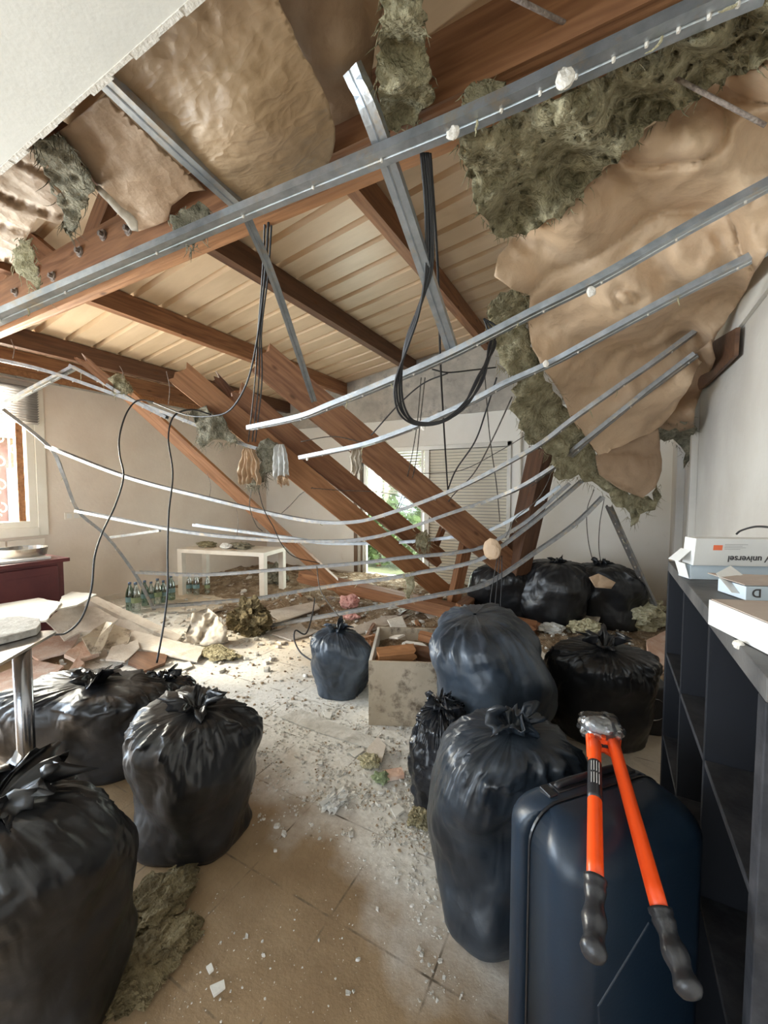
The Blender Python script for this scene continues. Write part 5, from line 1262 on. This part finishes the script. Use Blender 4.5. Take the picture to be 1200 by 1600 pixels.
# ------------------------------------------------------------------ white side table
tA, tB = Vector((-4.86, 3.32, 0)), Vector((-3.62, 3.60, 0)); tu = (tB - tA).normalized(); tv = Vector((-tu.y, tu.x, 0)); TL = (tB - tA).length; TW = .52
tz = .60
tbm = thing('side_table', 'white square-legged side table covered in debris by the left wall', 'table', (tA + tB) / 2 + tv * TW / 2)
def tbx(o, a): return MB().prism(*lbox(o, a, tu, tv, Z_))
link('tabletop', tbx(tA + Z_ * (tz - .05), (TL, TW, .05)), 'white_lacquer', tbm, bevel=.002)
for (u_, v_) in ((0, 0), (TL - .07, 0), (0, TW - .07), (TL - .07, TW - .07)): link('leg', tbx(tA + tu * u_ + tv * v_, (.07, .07, tz - .05)), 'white_lacquer', tbm, bevel=.002)
for k, (u_, v_, mt, lb_, s_) in enumerate([(.25, .25, 'wool', 'brown wool clump on the left of the side table', .09), (.78, .25, 'wool_grey', 'grey wool clump on the right of the side table', .10)]):
    p = tA + tu * u_ + tv * v_; tag(link('wool_clump', blob((p.x, p.y, tz + .035), s_, 60 + k, (1.5, 1, .45), .6, 4, 2.5), mt), lb_, 'insulation')
p = tA + tu * .62 + tv * .16; tag(link('plastic_scrap', blob((p.x, p.y, tz + .04), .06, 66, (1.5, .8, .6), .5, 3), 'film'), 'crumpled clear plastic on the side table', 'plastic')
for k in range(5):
    p = tA + tu * rs.uniform(.1, TL - .1) + tv * rs.uniform(.08, TW - .1); tag(link('plaster_shard', rubble((p.x, p.y, tz + .003), (.09, .05, .01), 70 + k, jag=.06), 'chip_brown'), 'brown paper-like flake lying on the white side table', 'debris', 'flakes on the side table')

# bottles
def bottle(px, py, hgt, label, k, col='bottle', lab='label_teal'):
    p = AZ(px, py, .02); 
    if p.x < XL + .06: p.x = XL + .06
    prof = [(0.0, .004), (.028, 0), (.034, .006), (.035, .05), (.032, .06), (.035, .07), (.035, .15), (.033, .17), (.026, .205), (.014, .235), (.012, .25), (.0125, .262)]
    s_ = hgt / .275; root = thing('plastic_bottle', label, 'bottle', p, 'bottles along the left wall')
    bb = link('bottle_body', shift(MB().lathe([(r * s_ * 1.12, z * s_) for r, z in prof], 20), p), col, root, smooth=True)
    link('label_band', shift(MB().lathe([(.0365 * s_ * 1.12, .085 * s_), (.0365 * s_ * 1.12, .135 * s_)], 20), p), lab, bb, smooth=True)
    link('cap', shift(MB().lathe([(.0, .278 * s_), (.015 * s_, .277 * s_), (.0155 * s_, .258 * s_), (.013 * s_, .257 * s_)], 14), p), 'cap_blue', bb, smooth=True)
BT = [(204, 953, .31, 'tall dark bottle leftmost in the row by the wall', 1, 0), (213, 955, .32, 'clear bottle second from the left, standing in front', 0, 1), (227, 946, .29, 'green bottle third from the left by the wall', 1, 0), (237, 945, .27, 'short bottle fourth from the left by the wall', 0, 0),
      (247, 944, .30, 'pink-tinted bottle fifth from the left by the wall', 0, 1), (256, 941, .26, 'low bottle just left of the tall green one', 1, 0), (268, 937, .30, 'tall green bottle directly left of the table leg', 1, 0),
      (296, 928, .25, 'clear bottle under the side table, left one of three', 0, 0), (307, 929, .27, 'clear bottle with teal band under the side table', 0, 0), (324, 927, .23, 'green-labelled bottle under the side table, right one of three', 0, 1)]
for i, (px, py, h_, lb_, c_, l_) in enumerate(BT): bottle(px, py, h_, lb_, i, 'bottle_green' if c_ else 'bottle', 'label_green' if l_ else 'label_teal')

# ------------------------------------------------------------------ burgundy cabinet at left
cY1 = 1.87; cX = -4.40; cz = .73
cb = thing('sink_cabinet', 'burgundy panelled cabinet with worktop under the left window', 'cabinet', (-4.75, 1.3, 0))
link('body', MB().box((-5.1, .4, 0), (cX, cY1, cz - .035)), 'burgundy', cb, bevel=.003)
link('worktop', MB().box((-5.13, .37, cz - .034), (cX + .035, cY1 + .04, cz)), 'burgundy', cb, bevel=.004)
for (a, b) in ((.45, 1.10), (1.16, 1.82)):
    link('door', MB().box((cX + .0005, a, .05), (cX + .018, b, cz - .06)), 'burgundy', cb, bevel=.003)
    m_ = MB(); m_.box((cX + .0185, a + .07, .12), (cX + .021, b - .07, cz - .13)); link('door_panel', m_, 'burgundy', cb, bevel=.002)
wt = MB().box((-5.0, .6, cz + .001), (cX - .03, cY1 - .08, cz + .025)); tag(link('white_tray', wt, 'carton_white', bevel=.004), 'flat white tray lying on the burgundy cabinet', 'tray')
pp = AD(35, 866, 3.7); pn = thing('metal_pan', 'round shallow dusty metal pan on the white tray', 'pan', (pp.x, pp.y, cz + .026))
link('pan_body', shift(MB().lathe([(0, .0), (.17, .0), (.185, .075), (.18, .075), (.166, .006), (0, .006)], 32), (pp.x, pp.y, cz + .026)), 'steel_top', pn, smooth=False)

# ------------------------------------------------------------------ chrome table at left
C1 = AZ(93, 984, .73); d1_ = (AZ(0, 1036, .73) - C1).normalized(); d2_ = Vector((d1_.y, -d1_.x, 0))
if d2_.x > 0: d2_ = -d2_
ct = thing('chrome_table', 'square steel-topped table with chrome tube legs at the left edge', 'table', C1 + d1_ * .33 + d2_ * .33)
S_ = .66; pts = []
for q, (u_, v_) in enumerate([(0, 0), (1, 0), (1, 1), (0, 1)]):
    rr = .035; cu_ = C1 + d1_ * (rr if u_ == 0 else S_ - rr) + d2_ * (rr if v_ == 0 else S_ - rr)
    a0 = [180, 270, 0, 90][q]
    for i in range(7): a = R(a0 + i * 15); pts.append(cu_ + d1_ * rr * math.cos(a) + d2_ * rr * math.sin(a))
link('tabletop', MB().prism([p - Z_ * .012 for p in pts], pts), 'steel_top', ct, bevel=.001)
lp = AZ(34, 1016, .715)
k0 = lp - C1; uu, vv = k0.dot(d1_), k0.dot(d2_)
for (a, b) in ((uu, vv), (S_ - uu, vv), (uu, S_ - vv), (S_ - uu, S_ - vv)):
    p = C1 + d1_ * a + d2_ * b; link('leg', MB().tube([(p.x, p.y, 0), (p.x, p.y, .717)], .030, 24), 'chrome', ct, smooth=True)
sl_ = [AZ(x, y, .733) for x, y in [(-60, 985), (-10, 976), (30, 972), (62, 976), (64, 984), (58, 992), (30, 1000), (-10, 1010), (-60, 1020)]]
o = link('rubble_slab', MB().prism(sl_, [p + Z_ * .03 for p in sl_]), 'dust_board', bevel=.003); tag(o, 'broken plaster and brick slab lying on the steel tabletop', 'slab')

# ------------------------------------------------------------------ debris field
def ground_h(x, y):
    p = Vector((x, y, 0)); t = (y + .35 * (x + 2) * .3 + .45 * fbm(p, 1.0, 3) - 3.05) / .8; t = max(0, min(1, t))
    edge = max(0, min(1, (x - XL) / .2))
    return t * (.06 + .05 * fbm(p + Vector((3, 1, 0)), 1.6, 3) + .035 * fbm(p, 6, 4) + .02 * abs(fbm(p, 16, 3)))
mb = MB(); nx_, ny_ = 150, 84; vs = []
for j in range(ny_ + 1):
    for i in range(nx_ + 1):
        x = XL + .005 + (XR - XL - .01) * i / nx_; y = 2.3 + (YF - 2.305) * j / ny_
        h_ = ground_h(x, y); vs.append((x, y, h_ - .004 if h_ < .004 else h_))
mb.add(vs, [(j * (nx_ + 1) + i, j * (nx_ + 1) + i + 1, (j + 1) * (nx_ + 1) + i + 1, (j + 1) * (nx_ + 1) + i) for j in range(ny_) for i in range(nx_)])
tag(link('rubble_bed', mb, 'dirt'), 'brown rubble and dirt spread over the back of the room', 'rubble', kind='stuff')

# crumbs: stuff
def scatter(n, reg, smin, smax, mat, label, seed, dens):
    r_ = random.Random(seed); mb = MB(); k = 0; tries = 0
    while k < n and tries < n * 30:
        tries += 1; px = r_.uniform(*reg[0]); py = r_.uniform(*reg[1])
        if r_.random() > dens(px, py): continue
        p = AZ(px, py, 0)
        if not (XL + .1 < p.x < bx0 and p.y < 5.2): continue
        s_ = smin * (smax / smin) ** (r_.random() ** 2.4) ; z = max(0, ground_h(p.x, p.y))
        q = rubble((p.x, p.y, z), (s_, s_ * r_.uniform(.5, 1), s_ * r_.uniform(.3, .8)), r_.random(), jag=.3); mb.add(q.v, q.f); k += 1
    tag(link('plaster_crumbs', mb, mat), label, 'rubble', kind='stuff')
def dens1(px, py):
    c_ = math.exp(-(((px - 550) / 110) ** 2 + ((py - 1180) / 70) ** 2)) + .8 * math.exp(-(((px - 640) / 55) ** 2 + ((py - 1270) / 80) ** 2)) + .35 * math.exp(-(((px - 440) / 110) ** 2 + ((py - 1120) / 90) ** 2)) + .25 * math.exp(-(((px - 680) / 30) ** 2 + ((py - 1440) / 90) ** 2)) + .006
    return c_ * (.10 + 1.6 * max(0, fbm((px / 45, py / 30, 0), 1, 3) + .15))
scatter(6500, ((360, 760), (1010, 1590)), .0013, .011, 'chip', 'pale plaster crumbs scattered on the open floor', 11, dens1)
scatter(260, ((180, 560), (1390, 1600)), .0010, .0045, 'chip', 'small crumbs between the front bags', 12, lambda x, y: .35 + .6 * math.exp(-(((x - 320) / 90) ** 2)))
scatter(2200, ((60, 1030), (935, 1070)), .006, .045, 'chip', 'pale broken lumps over the rubble bed', 13, lambda x, y: .5 if y < 1010 else .15)
scatter(900, ((330, 760), (950, 1120)), .003, .018, 'chip_brown', 'brown crumbs in front of the rubble bed', 14, lambda x, y: .4)
scatter(1500, ((380, 720), (1110, 1330)), .0013, .010, 'chip_brown', 'brown crumbs among the pale ones on the open floor', 15, dens1)

scatter(650, ((400, 700), (1100, 1320)), .005, .019, 'chip', 'larger pale plaster lumps in the middle of the open floor', 16, dens1)
scatter(140, ((400, 700), (1100, 1320)), .005, .016, 'dust_board', 'grey plaster lumps in the middle of the open floor', 17, dens1)
# shards: things
def slab(px_pts, thick, mat, label, name='plasterboard_piece', cat='board', curl=0, group=None):
    """px_pts: (px, py, height z of the board's face there)"""
    P = [AZ(x, y, z) for x, y, z in px_pts]; c_ = sum(P, Vector()) / len(P)
    # ragged subdivided outline, gently uneven face
    out = []; r_ = random.Random(len(label) * 7 + int(px_pts[0][0]))
    n = len(P)
    for i in range(n):
        a, b = P[i], P[(i + 1) % n]; L = (b - a).length; k = max(1, int(L / .05))
        for j in range(k):
            q = a.lerp(b, j / k); 
            if j: q += (q - c_).normalized() * r_.uniform(-1, 1) * .006
            out.append(q)
    top = out; bot = [p - Z_ * thick for p in out]
    for q in bot:
        if q.z < .002: q.z = .002
    for q, w_ in zip(top, bot):
        if q.z < w_.z + .004: q.z = w_.z + .004
    m = len(out); vs = top + bot + [c_ + Z_ * curl, c_ + Z_ * (curl - thick)]
    if vs[-1].z < .001: vs[-1].z = .001
    fs = [(i, (i + 1) % m, 2 * m) for i in range(m)] + [(m + (i + 1) % m, m + i, 2 * m + 1) for i in range(m)] + [(i, m + i, m + (i + 1) % m, (i + 1) % m) for i in range(m)]
    o = link(name, MB().add(vs, fs), mat); tag(o, label, cat, group); return o
SL = [
 ([(-30, 948, .46), (60, 934, .46), (96, 941, .44), (72, 969, .43), (0, 975, .44), (-30, 975, .44)], .013, 'board_white', 'white board sheet on top of the pile, level with the window side'),
 ([(96, 932, .44), (112, 924, .45), (151, 928, .44), (120, 945, .42), (88, 952, .42)], .013, 'board_white', 'bright broken board corner beside the top white sheet'),
 ([(132, 935, .34), (152, 932, .33), (284, 993, .05), (276, 1002, .04), (250, 998, .04), (130, 960, .20)], .013, 'board_grey', 'long grey board strip sloping from the pile to the cloth'),
 ([(205, 984, .12), (319, 1012, .05), (308, 1033, .03), (215, 1013, .05), (200, 1002, .09)], .013, 'board_grey', 'grey board strip lying lower, beside the wool patch'),
 ([(72, 970, .30), (100, 945, .36), (150, 948, .30), (185, 967, .22), (160, 985, .18), (128, 985, .20), (100, 1000, .16)], .013, 'board_grey', 'dusty bent board under the top white sheet'),
 ([(128, 996, .22), (166, 971, .27), (176, 973, .27), (158, 1018, .10), (142, 1020, .10)], .013, 'stained', 'upright curled olive plaster shard in the pile'),
 ([(158, 1012, .10), (178, 975, .20), (205, 985, .15), (200, 1005, .10), (175, 1014, .08)], .013, 'stained', 'ochre hollow plaster shard right of the curled one'),
 ([(100, 1022, .10), (130, 1000, .12), (155, 1020, .06), (120, 1032, .05)], .03, 'terracotta', 'pink brick chunk in the middle of the pile'),
 ([(108, 1046, .05), (122, 1026, .07), (132, 1035, .05), (118, 1050, .03)], .03, 'terracotta', 'small pink brick chunk at the pile foot'),
 ([(165, 1030, .06), (175, 1010, .10), (215, 1000, .10), (218, 1012, .07), (195, 1033, .04)], .013, 'board_grey', 'brownish board flake above the long black bag'),
 ([(205, 1015, .06), (262, 1022, .04), (258, 1035, .03), (225, 1048, .02), (200, 1035, .03)], .02, 'wood_dark', 'dark brown board underside beneath the lower strip'),
 ([(258, 1045, .02), (296, 1033, .02), (301, 1040, .018), (266, 1055, .018)], .012, 'board_white', 'small white board strip on the floor by the long black bag'),
 ([(30, 1008, .12), (75, 985, .16), (125, 990, .12), (110, 1015, .08), (60, 1030, .06)], .02, 'terracotta', 'large pinkish plaster sheet under the steel table'),
 ([(-20, 1060, .03), (50, 1030, .05), (100, 1040, .04), (80, 1060, .02), (0, 1090, .02)], .015, 'terracotta', 'pink plaster sheet on the floor behind the chrome leg'),
 ([(415, 895 + 60, .08), (490, 940, .10), (500, 950, .08), (440, 970, .06)], .012, 'board_grey', 'tilted board left of the lowest channel'),
 ([(425, 990, .02), (470, 972, .05), (500, 985, .03), (455, 1000, .015)], .012, 'board_grey', 'flat board flake near the wool ball'),
 ([(540, 985, .05), (600, 962, .08), (640, 960, .07), (612, 975, .04), (560, 990, .03)], .012, 'board_grey', 'pale torn board behind the small black bag'),
 ([(605, 968, .14), (628, 962, .15), (636, 982, .13), (626, 996, .12), (614, 985, .13)], .012, 'gypsum', 'white curved plaster flake behind the debris box'),
 ([(800, 986, .22), (812, 982, .22), (858, 1028, .16), (852, 1042, .14)], .02, 'board_white', 'narrow white plank leaning between the grey bag and the round bag'),
 ([(700, 940 + 40, .20), (706, 976, .20), (690, 998, .12), (683, 994, .12)], .012, 'board_white', 'thin white trim sticking up beside the big grey bag'),
 ([(835, 975, .12), (858, 955, .14), (905, 945, .12), (900, 975, .08), (862, 998, .06)], .02, 'wood', 'reddish-brown board chunk in front of the middle far bag'),
 ([(900, 960, .16), (920, 945, .24), (942, 950, .24), (930, 985, .10)], .012, 'stained', 'olive board upright beside the pale wool pile'),
 ([(1010, 1000, .16), (1040, 985, .18), (1042, 1040, .06), (1018, 1040, .06)], .05, 'terracotta', 'pinkish plaster chunk beside the pale wool pile'),
 ([(438, 1120, .012), (470, 1108, .014), (598, 1158, .012), (575, 1168, .008), (500, 1145, .008)], .006, 'dust_board', 'long dusty board lying flat on the open floor'),
 ([(573, 1170, .03), (590, 1150, .05), (603, 1165, .04), (596, 1190, .02), (575, 1182, .02)], .01, 'board_grey', 'grey tilted plaster shard beside the yellow wool tuft'),
 ([(600, 1203, .03), (628, 1198, .03), (632, 1210, .025), (605, 1216, .02)], .02, 'terracotta', 'orange brick fragment on the open floor'),
 ([(545, 1175, .012), (562, 1168, .014), (570, 1172, .012), (555, 1182, .008)], .006, 'board_white', 'white flake near the end of the long floor board'),
 ([(610, 1262, .02), (622, 1255, .022), (632, 1265, .018), (618, 1276, .012)], .008, 'board_white', 'white flake left of the tall dusty bag'),
 ([(505, 1112, .02), (520, 1112, .022), (516, 1122, .012), (508, 1120, .012)], .008, 'board_white', 'white flake below the small black bag'),
 ([(328, 1540, .014), (350, 1530, .016), (352, 1542, .012), (334, 1556, .010)], .006, 'board_white', 'white flake on the floor near the front wool mat'),
 ([(322, 1510, .012), (330, 1504, .014), (334, 1514, .010), (327, 1520, .008)], .006, 'board_white', 'tiny white flake between front wool mat and open floor'),
]
for pts_, th_, mt, lb_ in SL: slab(pts_, th_, mt, lb_)
# cloth heap, wool balls, pink foam, crumpled tissue
def heap(px, py, z, r, sq, seed, mat, name, label, cat, amp=.5, sub=4, fr=2.2, sm=False):
    p = AZ(px, py, z); o = link(name, blob((p.x, p.y, r * sq[2] * .8 + ground_h(p.x, p.y)), r, seed, sq, amp, sub, fr), mat, smooth=sm); tag(o, label, cat); return o
CLF = [(290, 990, .06), (300, 958, .22), (325, 950, .20), (340, 962, .24), (355, 985, .12), (352, 1005, .03), (320, 1010, .02), (285, 1003, .03)]
cd = idw([(x, y, (AZ(x, y, z) - CO).dot(FWD)) for x, y, z in CLF + [(320, 980, .14)]])
o = link('dust_cloth', patch([(c[0], c[1]) for c in CLF], cd, 3, crumple(.09, 6.0, 21, .035, 5, (1, 0, .4)), .01, 2, 31), 'cloth', smooth=True)
tag(o, 'crumpled beige dust cloth heaped on the floor before the side table', 'cloth')
heap(392, 985, .02, .17, (1.25, .8, .95), 80, 'wool_brown_shade', 'wool_clump', 'large brown wool ball on the floor right of the dust cloth', 'insulation', .7, 5, 2.8)
heap(340, 1025, .0, .14, (1.35, .7, .22), 81, 'wool', 'wool_clump', 'flat olive wool patch on the floor below the dust cloth', 'insulation', .6, 4, 3)
heap(430, 915, .02, .15, (1.1, .8, .9), 82, 'wool_grey', 'wool_clump', 'dark wool bundle under the side table right leg', 'insulation', .7, 4, 2.8)
heap(978, 985, .02, .24, (1.25, .7, .62), 83, 'wool_pale', 'wool_clump', 'big pale yellow wool pile in front of the far corner bags', 'insulation', .55, 5, 3)
heap(915, 1000, .02, .12, (1.2, .8, .5), 84, 'wool_pale', 'wool_clump', 'smaller pale wool lump left of the big pale pile', 'insulation', .6, 4, 3)
heap(545, 955, .02, .09, (1.2, .8, .8), 85, 'pink_foam', 'foam_scrap', 'pink insulation foam scrap under the slim fallen beam', 'foam', .6)
heap(548, 970, .0, .07, (1.3, .8, .5), 86, 'pink_foam', 'foam_scrap', 'smaller pink foam scrap nearer the lowest channel', 'foam', .6)
heap(522, 1255, 0, .045, (.8, 1.3, .45), 87, 'film', 'crumpled_tissue', 'crumpled white tissue on the open floor', 'tissue', .9, 4, 3)
heap(578, 1195, 0, .045, (1.1, .8, .6), 88, 'wool_pale', 'wool_clump', 'small yellow wool tuft on the open floor among crumbs', 'insulation', .7, 4, 3)
heap(656, 1285, 0, .045, (.9, 1, .6), 89, 'wool', 'wool_clump', 'small olive wool tuft at the foot of the tall dusty bag', 'insulation', .7, 4, 3)
heap(595, 1220, 0, .035, (1, 1, .6), 90, 'label_green', 'plastic_scrap', 'pale green crumpled scrap beside the orange brick fragment', 'plastic', .7, 3, 3)
heap(860, 985, .1, .10, (1.2, .7, .4), 91, 'film', 'plastic_scrap', 'silvery crumpled film beside the narrow white plank', 'plastic', .7, 4, 3)
heap(680, 955, .02, .12, (1.4, .8, .4), 92, 'wool', 'wool_clump', 'brown wool lump on the rubble behind the debris box', 'insulation', .7, 4, 3)
heap(490, 985, .0, .08, (1.6, .8, .4), 93, 'chip_brown', 'dirt_lump', 'brown earth lump left of the small black bag', 'dirt', .7, 4, 3)
heap(245, 1415, 0, .09, (1.0, 1.3, .22), 94, 'wool_brown_shade', 'wool_clump', 'olive wool mat on the floor between the two front left bags', 'insulation', .6, 5, 3)
heap(235, 1500, 0, .10, (.9, 1.2, .16), 95, 'wool_brown_shade', 'wool_clump', 'second olive wool mat nearest to the viewer on the floor', 'insulation', .6, 5, 3)
for k in range(75):
    px, py = rs.uniform(250, 700), rs.uniform(900, 985) if k % 3 else rs.uniform(930, 1010)
    p = AZ(px, py, .05)
    if p.x < XL + .3 or p.y > 5.1 or p.x > .1: continue
    s0 = rs.uniform(.03, .11); mt_ = rs.choice(['board_grey', 'stained', 'gypsum', 'chip_brown', 'board_grey', 'wood_dark'])
    o = link('board_flake', rubble((p.x, p.y, ground_h(p.x, p.y) + .004), (s0, s0 * rs.uniform(.4, .8), rs.uniform(.008, .02)), 300 + k, jag=.28), mt_)
    tag(o, 'broken board or bark-brown flake lying on the rubble at the back of the room', 'debris', 'flakes over the back rubble')
for k in range(16):
    px, py = rs.uniform(420, 900), rs.uniform(925, 1000); p = AZ(px, py, .08)
    if p.y > 5.0 or p.x > .1: continue
    a0 = rs.uniform(0, 3.14); L_ = rs.uniform(.12, .4); g_ = ground_h(p.x, p.y) + .03; dv = Vector((math.cos(a0), math.sin(a0), rs.uniform(-.1, .15))) * L_ / 2
    beam('wood_splinter', Vector((p.x, p.y, g_)) - dv, Vector((p.x, p.y, g_)) + dv, rs.uniform(.015, .045), rs.uniform(.012, .03), rs.choice(['wood', 'wood_dark', 'wood_pale']), label='broken brown wood splinter lying on the rubble near the fallen timbers', cat='debris', group='wood splinters on the rubble', broken=(.03, .03))
# speaker / subwoofer near the bookcase end
sp_ = AZ(1018, 1150, 0)
spk = thing('speaker_box', 'black speaker box on the floor at the far end of the bookcase', 'speaker', sp_)
link('cabinet', MB().prism(*lbox(sp_ - dirx * .09, (.2, .18, .27), dirx, dirb, Z_)), 'speaker', spk, bevel=.01)
rg = []
for i in range(25): a = i / 24 * 6.2832; rg.append(sp_ + dirx * (.01 + .06 * math.cos(a)) + Z_ * (.15 + .06 * math.sin(a)) - dirb * .003)
link('cone_ring', MB().tube(rg, .003, 6, caps=False), 'chrome', spk, smooth=True)
